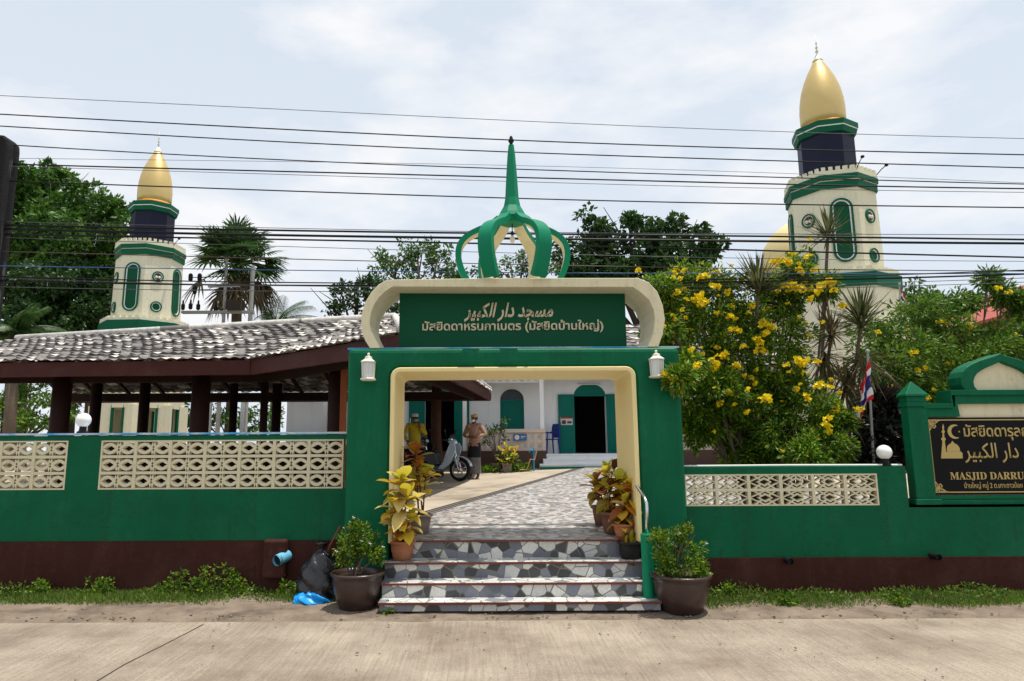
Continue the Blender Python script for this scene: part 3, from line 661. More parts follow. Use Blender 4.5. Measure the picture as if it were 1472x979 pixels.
# ============================================================ ENTRANCE STEPS
YST = [6.97, 7.19, 7.45, 7.73]; ZST = [.12, .261, .422, .613]
steps = thing('entrance_steps', 'four entrance steps faced with crazy paved grey and white stone, red-brown nosings', 'steps', (xx(740, 870, 7.3), 7.3, 0))
xl = [xx(545, 866, 6.97), xx(549, 838, 7.19), xx(553, 808, 7.45), oxl + .052]; xr = [xx(950, 866, 6.97), xx(926, 838, 7.19), xx(925, 808, 7.45), oxr - .052]
for i in range(4):
    y1 = YST[i + 1] + .06 if i < 3 else 7.84
    zlow = (.035 if i == 0 else ZST[i - 1] - .02)
    b = MB(); b.box(xl[i], xr[i], YST[i] + .018, y1, zlow, ZST[i] - .02, 0)
    b.box(xl[i] - .012, xr[i] + .012, YST[i] + .012, y1 - .002, ZST[i] - .02, ZST[i], 1)
    b.box(xl[i] - .012, xr[i] + .012, YST[i], YST[i] + .012, ZST[i] - .022, ZST[i] - .002, 2)
    if i == 0: b.box(xl[i] + .1, xr[i] - .1, YST[i] + .12, y1, -.05, .035, 2)
    b.build('step', ['stone_riser', 'stone_tread', 'nosing'], steps)

# ============================================================ SIGN WALL
YW = YR + .10
sg = thing('sign_wall', 'cream and green sign wall with onion arch carrying the black and gold mosque sign', 'sign', (xx(1440, 700, YW), YW, 0))
zl = zz(727, 1380, YR)
sxc = xx(1436, 518, YW)
for s_ in (0, 1):
    px = lambda v: v if s_ == 0 else 2 * sxc - v
    xm = px(xx(1316, 600, YW)); hw = 14 * S(1317, 650, YW); zc0, zc1, zc2 = zz(585, 1310, YW), zz(568, 1310, YW), zz(547, 1310, YW)
    b = MB(); b.box(xm - hw, xm + hw, YW - .05, YW + .09, zl - .02, zc0)
    b.box(xm - hw * 1.12, xm + hw * 1.12, YW - .07, YW + .11, zc0, zc0 + .05); b.box(xm - hw * 1.0, xm + hw * 1.0, YW - .055, YW + .095, zc0 + .05, zc1 - .02)
    b.box(xm - hw * 1.2, xm + hw * 1.2, YW - .075, YW + .115, zc1 - .02, zc1)
    q = hw * 1.2; b.add([(xm - q, YW - .075, zc1 + .001), (xm + q, YW - .075, zc1 + .001), (xm + q, YW + .115, zc1 + .001), (xm - q, YW + .115, zc1 + .001), (xm, YW + .02, zc2)], [(0, 1, 4), (1, 2, 4), (2, 3, 4), (3, 0, 4), (3, 2, 1, 0)])
    b.box(xm - hw * 1.3, xm + hw * 1.3, YW - .09, YW + .12, zl - .02, zl + .07)
    b.build('post', 'green_gate', sg, bevel=.006)
xp0 = xx(1330, 650, YW); xp1 = 2 * sxc - xp0; xs0 = xx(1374, 590, YW); xs1 = 2 * sxc - xs0
z1, z2 = zz(592, 1350, YW), zz(573, 1400, YW)
b = MB(); b.prism([(xp0, zl), (xp0, z1), (xs0, z1), (xs0, z2), (xs1, z2), (xs1, z1), (xp1, z1), (xp1, zl)], YW + .02, YW + .16); b.build('panel', 'cream_paint', sg)
cw = 15 * S(1374, 580, YW)
b = MB(); b.bar([(xp0, z1), (xs0 - .0, z1), (xs0, z2), (xs1, z2), (xs1, z1), (xp1, z1)], cw, YW - .03, YW + .19)
b.bar([(xp0, z1 + cw * .55), (xs0 - cw * .6, z1 + cw * .55), (xs0 - cw * .6, z2 + cw * .55), (xs1 + cw * .6, z2 + cw * .55), (xs1 + cw * .6, z1 + cw * .55), (xp1, z1 + cw * .55)], cw * .5, YW - .06, YW + .2)
b.build('cornice', 'green_gate', sg, bevel=.006)
b = MB(); b.box(xp0, xp1, YW - .06, YW + .1, zl, zl + .06); b.box(xp0, xp1, YW - .03, YW + .1, zl + .06, zz(712, 1400, YW)); b.build('base_moulding', 'green_gate', sg, bevel=.008)
zar = zz(562, 1437, YW)
ao = [(1385, 562), (1379.5, 553), (1378.5, 543), (1381, 535), (1387, 528), (1396, 522.5), (1407, 518), (1418, 514.5), (1428, 511.5), (1437, 508)]
ai = [(1404, 562), (1399, 556), (1397.5, 549), (1399, 542.5), (1403, 537), (1409, 532.5), (1416, 529), (1423, 526), (1430, 523), (1437, 519.5)]
g = lambda L: [(xx(x, y, YW), zz(y, x, YW)) for x, y in L]
mir = lambda L: L + [(2 * sxc - x, z) for x, z in reversed(L[:-1])]
go, gi = g(ao), g(ai); go[-1] = (sxc, go[-1][1]); gi[-1] = (sxc, gi[-1][1])
b = MB(); b.band(mir(go), mir(gi), YW - .03, YW + .2); b.build('arch_rim', 'green_gate', sg, bevel=.012)
b = MB(); b.prism(mir(gi), YW + .03, YW + .15); b.build('arch_panel', 'cream_paint', sg)
# black board
YD = YW - .012
dx0, dx1 = xx(1334, 655, YD), 2 * sxc - xx(1334, 655, YD); dz0, dz1 = zz(711, 1400, YD), zz(600, 1400, YD)
b = MB(); b.box(dx0, dx1, YD, YW + .02, dz0, dz1); bd = b.build('sign_board', 'sign_black', sg)
b = MB(); q = .028; yy0, yy1 = YD - .006, YD
b.bar([(dx0 + q, dz0 + q), (dx1 - q, dz0 + q), (dx1 - q, dz1 - q), (dx0 + q, dz1 - q)], .013, yy0, yy1, True)
b.bar([(dx0 + .045, dz0 + .16), (dx0 + .045, dz1 - .16)], .006, yy0, yy1)
for sx, sz in ((0, 0), (0, 1), (1, 0), (1, 1)):
    ox, oz = (dx0 + q if sx == 0 else dx1 - q), (dz0 + q if sz == 0 else dz1 - q); ux, uz = (1 if sx == 0 else -1), (1 if sz == 0 else -1)
    pt = lambda L: [(ox + ux * a_, oz + uz * c_) for a_, c_ in L]
    for sw in (0, 1):
        fl = (lambda L: pt([(c_, a_) for a_, c_ in L])) if sw else pt
        b.bar(fl([(.0, .0), (.05, .03), (.09, .035), (.12, .015), (.11, -.002)]), .012, yy0 - .001 * (1 + sw), yy1)
        b.bar(fl([(.02, .02), (.06, .06), (.085, .055), (.09, .075), (.075, .08)]), .011, yy0 - .003 - .001 * sw, yy1)
        b.bar(fl([(.06, .012), (.1, .012), (.135, .006), (.17, .0)]), .009, yy0 - .005 - .001 * sw, yy1)
        b.bar(fl([(.005, .05), (.03, .045), (.045, .06), (.03, .075)]), .011, yy0 - .007 - .001 * sw, yy1)
b.build('border', 'gold_flat', bd)
gp = lambda x, y: (xx(x, y, YD), zz(y, x, YD))
b = MB()                                       # crescent, star, dome and minaret
cx_, cz_ = gp(1372, 620.5); rr = 10.2 * S(1372, 620, YD)
b.band(arc(cx_, cz_, rr, 62, 298, 16), [(cx_ + .0 + x * 1, cz_ + z) for x, z in [(rr * .30 + rr * .80 * math.cos(R(t)), rr * .80 * math.sin(R(t))) for t in [78 + (282 - 78) * i / 16 for i in range(17)]]], yy0, yy1)
sxp, szp = gp(1378.5, 620.5); b.prism([(sxp + (.013 if i % 2 == 0 else .005) * math.sin(math.pi * i / 5), szp + (.013 if i % 2 == 0 else .005) * math.cos(math.pi * i / 5)) for i in range(10)], yy0, yy1)
b.prism([gp(1352.5, 659), gp(1353, 650), gp(1359.5, 650), gp(1361, 649), gp(1381, 649), gp(1381.5, 650.5), gp(1383, 651), gp(1383.5, 659)], yy0, yy1)
dcx, dcz = gp(1370, 646.5); dr = 9.3 * S(1370, 646, YD); b.prism([(dcx + dr * .86, dcz - .018)] + arc(dcx, dcz, dr, -10, 75, 8) + [(dcx, dcz + dr * 1.35)] + arc(dcx, dcz, dr, 105, 190, 8) + [(dcx - dr * .86, dcz - .018)], yy0 - .001, yy1)
b.prism([gp(1353, 650.5), gp(1354.3, 634), gp(1352.6, 632), gp(1352.6, 630), gp(1354.3, 629), gp(1354.6, 623), gp(1353, 621), gp(1353, 619.5), gp(1354.6, 619), gp(1354, 614), gp(1355.2, 609.5), gp(1356.4, 614), gp(1356.2, 619), gp(1357.6, 619.5), gp(1357.6, 621), gp(1356.4, 623), gp(1357, 629), gp(1358.6, 630), gp(1358.8, 632), gp(1357.4, 634), gp(1359.5, 650.5)], yy0 - .002, yy1)
b.build('mosque_emblem', 'gold_flat', bd)
text('มัสยิดดารุลกาบีร', xx(1385, 622, YD), xx(1506, 622, YD), zz(621.5, 1420, YD), YD, 'gold_flat', bd, offset=.014, depth=.006, zc=True, height=zz(609.5, 1420, YD) - zz(633, 1420, YD))
text(ARABIC, xx(1386, 650, YD), xx(1526, 650, YD), zz(651, 1420, YD), YD, 'gold_flat', bd, offset=.006, depth=.006, zc=True, height=zz(637, 1420, YD) - zz(666, 1420, YD))
text('𝐌𝐀𝐒𝐉𝐈𝐃 𝐃𝐀𝐑𝐑𝐔𝐋 𝐊𝐀𝐁𝐈𝐑', xx(1365.5, 684, YD), xx(1529, 684, YD), zz(684.5, 1420, YD), YD, 'gold_flat', bd, depth=.006, zc=True, height=zz(678.5, 1420, YD) - zz(690.5, 1420, YD))
text('บ้านใหญ่ หมู่ 2 ต.เกาะยาวน้อย อ.เกาะยาว', xx(1386, 698, YD), xx(1500, 698, YD), zz(698.5, 1420, YD), YD, 'gold_flat', bd, offset=.006, depth=.005, zc=True, height=zz(693, 1420, YD) - zz(704.5, 1420, YD))

# ============================================================ PAVILION
random.seed(11)
pav = thing('pavilion', 'open timber pavilion with weathered grey and white tiled roof and brown fascia', 'pavilion', (-4, 14, .6))
ZE = 3.19
A = P(-330, 512, 12.6); Bp = P(361, 517, 12.0); Cc = P(578, 483, 9.35); Dd = P(704, 541, 19.0)
A.z = Bp.z = Cc.z = ZE; Dd.z = ZE
A = Vector((-11.5, 12.3, ZE)); Ee = Vector((-11.5, 19.0, ZE))
R2 = P(568, 458, 14.3); q = P(0, 487, 17.0); q.z = R2.z; R1 = R2 + (q - R2) * ((-11.6 - R2.x) / (q.x - R2.x))
ridge_z = R2.z
def inpoly(p, poly):
    c = False; n = len(poly)
    for i in range(n):
        a, b_ = poly[i], poly[(i + 1) % n]
        if (a[1] > p[1]) != (b_[1] > p[1]) and p[0] < (b_[0] - a[0]) * (p[1] - a[1]) / (b_[1] - a[1]) + a[0]: c = not c
    return c
def tiles(name, pts, parent, pid, tw=.19, th=.31, ov=.10, bias=0):
    """pts: first two are the eave; wavy overlapping tiles clipped to the outline"""
    o = Vector(pts[0]); U = (Vector(pts[1]) - o).normalized()
    nrm = U.cross(Vector(pts[2]) - o).normalized()
    if nrm.z < 0: nrm = -nrm
    V = nrm.cross(U).normalized()
    if V.z < 0: V = -V
    pl = [((Vector(p) - o).dot(U), (Vector(p) - o).dot(V)) for p in pts]
    pl[0] = (pl[0][0], -ov); pl[1] = (pl[1][0], -ov)
    if len(pts) == 4: hgt = max(p[1] for p in pl); pl[2] = (pl[1][0], hgt); pl[3] = (pl[0][0], hgt)
    u0, u1 = min(p[0] for p in pl), max(p[0] for p in pl); v1 = max(p[1] for p in pl)
    nu = int((u1 - u0) / tw * 6) + 1; us = [u0 + i * tw / 6 for i in range(nu + 1)]
    vsn = []
    for r in range(int((v1 + ov) / th) + 1): vsn += [(r, -ov + r * th), (r, -ov + (r + 1) * th - .004)]
    vs, fs, at = [], [], []; n = len(us); rj = [rnd(-.012, .012) for _ in range(len(vsn) * 400)]
    for r, v in vsn:
        fr = (v + ov - r * th) / th
        for i, u in enumerate(us):
            col = int((u - u0) / tw)
            h = .016 * math.cos(2 * math.pi * (u - u0) / tw) + .05 * (1 - fr) * .95 + rj[r * 200 + col]
            p = o + U * u + V * v
            if len(pts) == 4:
                e0, e1, t1, t0 = (Vector(q) for q in pts); a_ = u / (e1 - e0).length; c_ = v / hgt
                p = e0.lerp(e1, a_).lerp(t0.lerp(t1, a_), c_)
            vs.append(p + nrm * h)
    for j in range(len(vsn) - 1):
        for i in range(n - 1):
            c = ((us[i] + us[i + 1]) / 2, (vsn[j][1] + vsn[j + 1][1]) / 2)
            if inpoly(c, pl):
                fs.append((j * n + i, j * n + i + 1, (j + 1) * n + i + 1, (j + 1) * n + i)); at.append((int((us[i] - u0 + tw / 4) / tw) + pid * 71, vsn[j][0] + pid * 13, bias + (.16 if vsn[j][0] == 0 else (.06 if vsn[j][0] < 3 else 0))))
    b = MB(); b.add(vs, fs); ob = b.build(name, 'roof_tile', parent)
    a_ = ob.data.attributes.new('tile', 'FLOAT_VECTOR', 'FACE'); a_.data.foreach_set('vector', [c for t in at for c in t])
    return ob
tiles('roof_slope', [A, Bp, R2, R1], pav, 1, bias=.02)
tiles('roof_slope', [Bp, Cc, R2], pav, 2, bias=.14)
tiles('roof_slope', [Cc, Dd, R2], pav, 3)
tiles('roof_slope', [Dd, Ee, R1, R2], pav, 4)
b = MB(); b.tube([Cc + Vector((0, 0, .06)), R2 + Vector((0, 0, .05))], .07); b.tube([R1 + Vector((0, 0, .05)), R2 + Vector((0, 0, .05))], .08); b.tube([R2, Dd + Vector((0, 0, .05))], .07); b.build('ridge_cap', 'roof_tile', pav, smooth=True)
def plank(b, p, q, h, t, zoff=0):
    p, q = Vector(p), Vector(q); d = (q - p).normalized(); s = Vector((-d.y, d.x, 0)).normalized() * t / 2
    z0 = Vector((0, 0, -h + zoff)); z1 = Vector((0, 0, zoff))
    b.add([p - s + z0, q - s + z0, q + s + z0, p + s + z0, p - s + z1, q - s + z1, q + s + z1, p + s + z1], [(0, 3, 2, 1), (4, 5, 6, 7), (0, 1, 5, 4), (1, 2, 6, 5), (2, 3, 7, 6), (3, 0, 4, 7)])
for p, q in ((A, Bp), (Bp + Vector((.02, 0, 0)), Cc), (Cc, Dd), (Dd, Ee)):
    b = MB(); plank(b, p, q, .26, .05, -.02); b.build('fascia', 'fascia_wood', pav, bevel=.005)
b = MB()
for p, q in ((A, R1), (Bp, R2), (Cc, R2), (Dd, R2), (Ee, R1)): plank(b, p, q, .16, .08, -.08)
for t in range(1, 9):
    x = -11.5 + t * .95; yr_ = R1.y + (R2.y - R1.y) * (x - R1.x) / (R2.x - R1.x); plank(b, (x, 12.35, ZE - .07), (x, yr_, R1.z - .12), .1, .06, -.05); plank(b, (x, 18.9, ZE - .07), (x, yr_, R1.z - .12), .1, .06, -.05)
b.build('rafters', 'dark_wood', pav)
b = MB(); plank(b, (-11.3, 12.9, ZE - .02), (-4.0, 12.9, ZE - .02), .2, .1, -.1); plank(b, (-11.3, 18.2, ZE), (-.2, 18.2, ZE), .2, .1, -.1); plank(b, (-4.0, 12.9, ZE - .02), (-1.6, 10.2, ZE - .02), .2, .1, -.1); plank(b, (-1.6, 10.2, ZE), (-.2, 18.2, ZE), .2, .1, -.1); b.build('tie_beam', 'dark_wood', pav)
for px, Y, r in ((86, 12.9, .17), (136, 17.8, .14), (206, 17.4, .13), (287, 12.9, .17), (379, 14.6, .08), (335, 18.1, .1), (483, 11.5, .14), (397, 18.1, .12)):
    p = P(px, 600, Y); b = MB(); b.tube([(p.x, Y, .5), (p.x, Y, ZE + .15)], r, 12); b.build('post', 'dark_wood', pav, smooth=True)
b = MB(); b.box(-11.2, -2.7, 18.0, 18.06, .55, 1.72); b.box(-11.2, -2.7, 17.6, 18.0, 1.0, 1.05); b.build('dark_screen', 'dark_wood', pav)  # added dark screen, darkens the view through the breeze block holes
p = P(628, 620, 18.6); zg = yz(p.x, 18.6) - .05; b = MB(); b.tube([(p.x, 18.6, zg), (p.x + .03, 18.6, zg + .3), (p.x - .03, 18.62, zg + 1.2), (p.x - .01, 18.6, ZE + .1)], [.2, .155, .14, .135], 14); b.build('post', 'tree_post', pav, smooth=True)
p = P(494, 580, 11.2); b = MB(); b.box(p.x - .05, p.x + .05, 11.15, 11.22, .5, ZE - .1); b.build('post', 'orange_wood', pav)

# ============================================================ PRAYER HALL
hall = thing('prayer_hall', 'low white prayer hall with teal shutters, arched windows and veranda behind the gateway', 'building', (4, 22, 1))
YV, YH = 20.0, 20.95
ZF = zz(652, 848, 20.9)
hx0, hx1 = xx(412, 600, YH), 12.0
ops = []                                         # x0, x1, z0, springing, arch top, kind
def op(a_, c_, top, spring, bot, kind): ops.append((xx(a_, 600, YH), xx(c_, 600, YH), bot, zz(spring, 737, YH), zz(top, 737, YH), kind))
op(520, 553, 560, 575, ZF + .75, 'win'); op(611, 653, 560, 575, ZF, 'door'); op(719, 753.5, 559, 575, ZF + .75, 'win'); op(825.5, 871.5, 552, 569, ZF, 'door'); op(940, 974, 559, 575, ZF + .75, 'win'); op(1040, 1074, 559, 575, ZF + .75, 'win')
b = MB(); prev = hx0; T = .22; zt_ = 4.35
def archpts(o, n=10):
    c = (o[0] + o[1]) / 2; return [(c + (o[0] - c) * math.cos(math.pi * i / n), o[3] + (o[4] - o[3]) * math.sin(math.pi * i / n)) for i in range(n + 1)]
for o in ops:
    b.box(prev, o[0], YH, YH + T, ZF - .1, zt_); b.prism([(o[0], zt_)] + archpts(o) + [(o[1], zt_)], YH, YH + T)
    if o[2] > ZF: b.box(o[0], o[1], YH, YH + T, ZF - .1, o[2])
    prev = o[1]
b.box(prev, hx1, YH, YH + T, ZF - .1, zt_)
b.box(hx0, hx0 + T, YH + T, 28, ZF - .1, zt_); b.box(hx1 - T, hx1, YH + T, 28, ZF - .1, zt_); b.box(hx0, hx1, 28, 28.2, .5, zt_)
b.build('wall', 'white_paint', hall)
for o in ops:
    c = (o[0] + o[1]) / 2
    if o[5] == 'win':
        b = MB(); b.box(o[0], o[1], YH + .1, YH + .13, o[2], o[3]); 
        for k_ in range(1, 6): x = o[0] + (o[1] - o[0]) * k_ / 6; b.box(x - .008, x + .008, YH + .09, YH + .1, o[2], o[3])
        b.box(o[0], o[1], YH + .085, YH + .1, o[3] - .05, o[3] + .02); sh = b.build('window_shutter', 'teal_wood', hall)
        b = MB(); b.prism([(o[0], o[3] + .021)] + archpts(o) + [(o[1], o[3] + .021)], YH + .13, YH + .16); b.build('fanlight', 'bike_dark', sh)
        b = MB(); po = archpts(o); b.band([(o[0] - .035, o[2])] + [(c + (x - c) * 1.07, o[3] + (z - o[3]) * 1.07) for x, z in po] + [(o[1] + .035, o[2])], [(o[0], o[2])] + po + [(o[1], o[2])], YH - .02, YH + .02); b.build('window_surround', 'white_paint', hall)
    else:
        for s_ in (0, 1):
            wd = (.49 if s_ == 0 else .46); x0 = o[0] - wd if s_ == 0 else o[1]; x1 = x0 + wd
            b = MB(); b.box(x0, x1, YH - .07, YH - .03, ZF + .02, o[3] + .03)
            for zz0, zz1 in ((.1, .62), (.72, 1.2), (1.3, 1.78)):
                b.bar([(x0 + .07, ZF + zz0), (x1 - .07, ZF + zz0), (x1 - .07, ZF + zz1), (x0 + .07, ZF + zz1)], .025, YH - .08, YH - .07, True)
            dd = b.build('door_leaf', 'teal_wood', hall)
            b = MB(); xh = x1 - .05 if s_ == 1 else x0 + .05; b.box(xh - .012, xh + .012, YH - .1, YH - .07, ZF + .95, ZF + 1.1); b.build('handle', 'metal_steel', dd)
        b = MB(); b.prism([(o[0], o[3] + .03)] + archpts(o) + [(o[1], o[3] + .03)], YH + .02, YH + .06); b.build('fanlight', 'teal_wood', hall)
        b = MB(); b.box(o[0], o[1], YH - .02, YH + .1, o[3] - .02, o[3] + .03); b.build('transom', 'teal_wood', hall)
# tube light over the second door
o = ops[3]; b = MB(); b.tube([((o[0] + o[1]) / 2 - .35, YH - .05, o[4] - .02), ((o[0] + o[1]) / 2 + .35, YH - .05, o[4] - .02)], .025); b.build('tube_light', 'lamp_white', hall)
b = MB(); b.box(hx0, hx1, YV, 28, ZF - .12, ZF); b.build('floor', 'white_paint', hall)
b = MB(); b.box(hx0 + T, hx1 - T, 27.9, 27.95, ZF, zt_); b.build('inner_wall', 'shade_dark', hall)  # gloom of the unlit room painted into this dark wall
ppx = [300, 349, 467, 668, 779, 903, 1010, 1100]
for px in ppx:
    x = xx(px, 600, YV + .1); b = MB(); b.box(x - .06, x + .06, YV + .05, YV + .17, (ZF if px > 400 else .7), 4.2); b.build('veranda_post', 'white_paint', hall)
zp0, zp1 = zz(648, 740, YV), zz(617, 740, YV)
for a_, c_, nx in ((672, 784, 10), (906, 1110, 18)):
    x0, x1 = xx(a_, 630, YV), xx(c_, 630, YV)
    panel('parapet_panel', x0 + .08, x1 - .08, zp0, zp1 - .1, nx, 2, YV, 'rings', hall, 'pink_block', .06)
    b = MB(); b.box(x0, x1, YV - .04, YV + .13, zp1 - .098, zp1); b.box(x0, x0 + .078, YV - .01, YV + .1, zp0, zp1 - .1); b.box(x1 - .078, x1, YV - .01, YV + .1, zp0, zp1 - .1); b.build('parapet_rail', 'pink_block', hall)
b = MB(); b.box(hx0, xx(785, 660, YV), YV - .05, YV + .1, .5, zp0 - .002); b.box(xx(903, 660, YV), hx1, YV - .05, YV + .1, .5, zp0 - .002); b.build('base', 'brown_base', hall)
z0, z1 = zz(549.5, 740, YV), zz(536, 740, YV)
for a_, c_, nx, nz in ((560, 665, 9, 2), (672, 776, 10, 2), (783, 900, 10, 1), (907, 1007, 9, 2)):
    panel('frieze_panel', xx(a_, 545, YV), xx(c_, 545, YV), z0 if nz == 2 else z0 + (z1 - z0) * .45, z1, nx, nz, YV + .08, 'rings', hall, 'white_paint', .04)
b = MB(); b.box(xx(556, 545, YV), xx(1010, 545, YV), YV + .121, YV + .13, z0 + (z1 - z0) * .46, z1); b.build('frieze_shade_sheet', 'shade_dark', hall)  # dark sheet added behind the lattice so its holes read as shade
b = MB(); b.box(xx(290, 545, YV), hx1, YV + .06, YV + .16, z1, z1 + .2); b.build('veranda_beam', 'white_paint', hall)
sx0, sx1 = xx(786, 660, YV), xx(902, 660, YV)
for i in range(3):
    b = MB(); b.box(sx0 - .12 * (2 - i), sx1, 19.5 + i * .24, 19.5 + (i + 1) * .24 + (.3 if i == 2 else -.003), .9, ZF - .135 * (2 - i) + (.004 if i == 2 else 0)); b.box(sx0 - .12 * (2 - i) - .01, sx1, 19.48 + i * .24, 19.497 + i * .24, ZF - .135 * (2 - i) - .03, ZF - .135 * (2 - i) + .001); b.build('step', 'white_paint', hall)
b = MB(); b.box(sx0 - .25, sx1 + .02, 19.45, 19.478, .9, 1.09); b.build('step_edge', 'teal_wood', hall)
ze, zr = z1 + .2, 6.1
xr0 = xx(285, 545, YV)
tiles('roof_slope', [(xr0, YV - .5, ze - .05), (hx1 + .4, YV - .5, ze - .05), (hx1 - 1, 25, zr), (xr0 + 2, 25, zr)], hall, 5, .34, .5)
tiles('roof_slope', [(hx1 + .4, 30, ze - .3), (xr0, 30, ze - .3), (xr0 + 2, 25, zr), (hx1 - 1, 25, zr)], hall, 6, .34, .5)
b = MB(); b.add([(xr0, YV - .5, ze - .06), (xr0, 30, ze - .3), (xr0 + 2, 25, zr)], [(0, 1, 2)]); b.add([(hx1 + .4, YV - .5, ze - .06), (hx1 + .4, 30, ze - .3), (hx1 - 1, 25, zr)], [(0, 1, 2)]); b.build('roof_end', 'brown_base', hall)
b = MB(); b.add([(xr0, YV - .45, ze - .12), (hx1 + .3, YV - .45, ze - .12), (hx1 + .3, 28, ze + .1), (xr0, 28, ze + .1)], [(0, 1, 2, 3)]); b.build('ceiling', 'white_paint', hall)

# ============================================================ MINARETS
def stadium(hw, z0, z1, n=10): return [(-hw, z0 + hw)] + arc(0, z1 - hw, hw, 180, 0, n) + arc(0, z0 + hw, hw, 0, -180, n)
def minaret(label, loc):
    YT = 18.0; cx = xx(1197, 330, YT)
    t = thing('minaret', label, 'minaret', (cx, YT, .6), 'minarets with golden domes')
    k = S(1197, 330, YT); zf = lambda py, r: zz(py, 1190, YT - r)
    PH = R(-105); A0 = PH + R(22.5)
    c = (cx, YT, 0); oc = 1 / .965
    rb, rB, rd, rc = 1.06 * oc, 1.40 * oc, .70 * oc, .78 * oc
    rdome = .575
    zd0 = zf(172, .55); dz = lambda py: zf(py, .1)
    o8 = lambda r, z0, z1, nm, mt, r2=None, bev=0: (lambda b: (b.lathe([(r, z0), (r2 or r, z1)], c, 8, A0), b.build(nm, mt, t, bevel=bev))[1])(MB())
    z_bb1, z_bb0 = zf(389, 1.5), zf(408.5, 1.5)
    zlow = zz(565, 1190, YT) ; zlow = 3.0
    o8(rB * .985, zlow, z_bb0, 'base_drum', 'tower_cream'); o8(rB * 1.03, z_bb0, z_bb1, 'base_band', 'green_trim')
    for q in range(8):
        a = PH + R(22.5 + 45 * q); p0, p1 = (rB * .86) * math.cos(a), (rB * .86) * math.sin(a)
        b = MB(); b.lathe([(.32, .4), (.32, zlow + .1)], (cx + p0, YT + p1, 0), 4, a); pr = b.build('pier', 'tower_cream', t)
        b = MB()
        for s_ in (-1, 1): b.lathe([(.06, .4), (.06, zlow + .09)], (cx + p0 + .31 * math.cos(a + s_ * R(90)), YT + p1 + .31 * math.sin(a + s_ * R(90)), 0), 4, a)
        b.build('pier_trim', 'green_trim', pr)
    zt0, zt1 = z_bb1, zf(380, 1.5)
    def battlement(r, z0, z1, nm, nper):
        b = MB(); mid = z0 + (z1 - z0) * .55
        vo = [(r * math.cos(A0 + R(45 * i)), r * math.sin(A0 + R(45 * i))) for i in range(8)]
        f_ = .94
        for i in range(8):
            p, q = vo[i], vo[(i + 1) % 8]
            L_ = lambda s, fr: (cx + (p[0] + (q[0] - p[0]) * s) * fr, YT + (p[1] + (q[1] - p[1]) * s) * fr)
            def wallseg(s0, s1, za, zb):
                a_, b_, c_, d_ = L_(s0, 1), L_(s1, 1), L_(s1, f_), L_(s0, f_)
                b.add([(*a_, za), (*b_, za), (*c_, za), (*d_, za), (*a_, zb), (*b_, zb), (*c_, zb), (*d_, zb)], [(0, 3, 2, 1), (4, 5, 6, 7), (0, 1, 5, 4), (1, 2, 6, 5), (2, 3, 7, 6), (3, 0, 4, 7)])
            wallseg(0, 1, z0, mid)
            for k_ in range(nper): wallseg((k_ + .22) / nper, (k_ + .78) / nper, mid - .001, z1)
        return b.build(nm, 'tower_cream', t)
    battlement(rB, zt0, zt1, 'lower_battlement', 5)
    o8(rB * .97, zt0 - .01, zt0 + .04, 'terrace', 'tower_cream')
    zb1 = zf(269, 1.05)
    o8(rb * 1.03, zt0, zb1, 'shaft', 'tower_cream', rb)
    z3, z4 = zf(259, 1.05), zf(250, 1.05)
    o8(rb * 1.05, zb1, z3, 'band', 'green_trim'); o8(rb * 1.04, z3, z3 + .035, 'band', 'tower_cream'); o8(rb * 1.08, z3 + .035, z4, 'band', 'green_trim')
    battlement(rb * 1.06, z4, zf(238.5, 1.05), 'upper_battlement', 5); o8(rb * 1.0, z4 - .02, z4 + .03, 'terrace', 'tower_cream')
    zc0, zc1 = zf(187, .75), zf(171, .75)
    o8(rd, z4, zc0, 'drum', 'navy'); h = zc1 - zc0
    o8(rc * .97, zc0, zc0 + h * .45, 'cornice', 'green_trim', rc * 1.02); o8(rc * 1.03, zc0 + h * .45, zc0 + h * .55, 'cornice', 'white_paint'); o8(rc * 1.05, zc0 + h * .55, zc1, 'cornice', 'green_trim')
    b = MB(); zo = zc1; b.lathe([(.57, zo - .02), (.61, zo + .02), (.62, zo + .08), (.59, zo + .13)], c, 32); b.build('dome_ring', 'orange_trim', t, smooth=True)
    zd = zo + .10; H = dz(86) - zd
    b = MB(); b.lathe([(.565, zd), (.58, zd + H * .10), (.585, zd + H * .25), (.565, zd + H * .38), (.51, zd + H * .54), (.41, zd + H * .70), (.29, zd + H * .84), (.18, zd + H * .94), (.13, zd + H)], c, 40); b.build('dome', 'gold', t, smooth=True)
    b = MB(); z_ = zd + H; b.lathe([(.14, z_), (.14, z_ + .03), (.10, z_ + .05), (.05, z_ + .2), (.02, z_ + .22), (.02, z_ + .28), (.05, z_ + .31), (.02, z_ + .35), (.018, z_ + .4), (.04, z_ + .43), (.015, z_ + .47), (.012, z_ + .55), (.03, z_ + .57), (.01, z_ + .6), (.006, z_ + .82)], c, 12); b.build('finial', 'lamp_white', t, smooth=True)
    # openings: tall arched windows and round windows on alternate faces
    zw0, zw1 = zf(377, 1.0), zf(285, 1.0); rc1, rc2 = zf(309, 1.0), zf(366, 1.0); ap = math.cos(R(22.5))
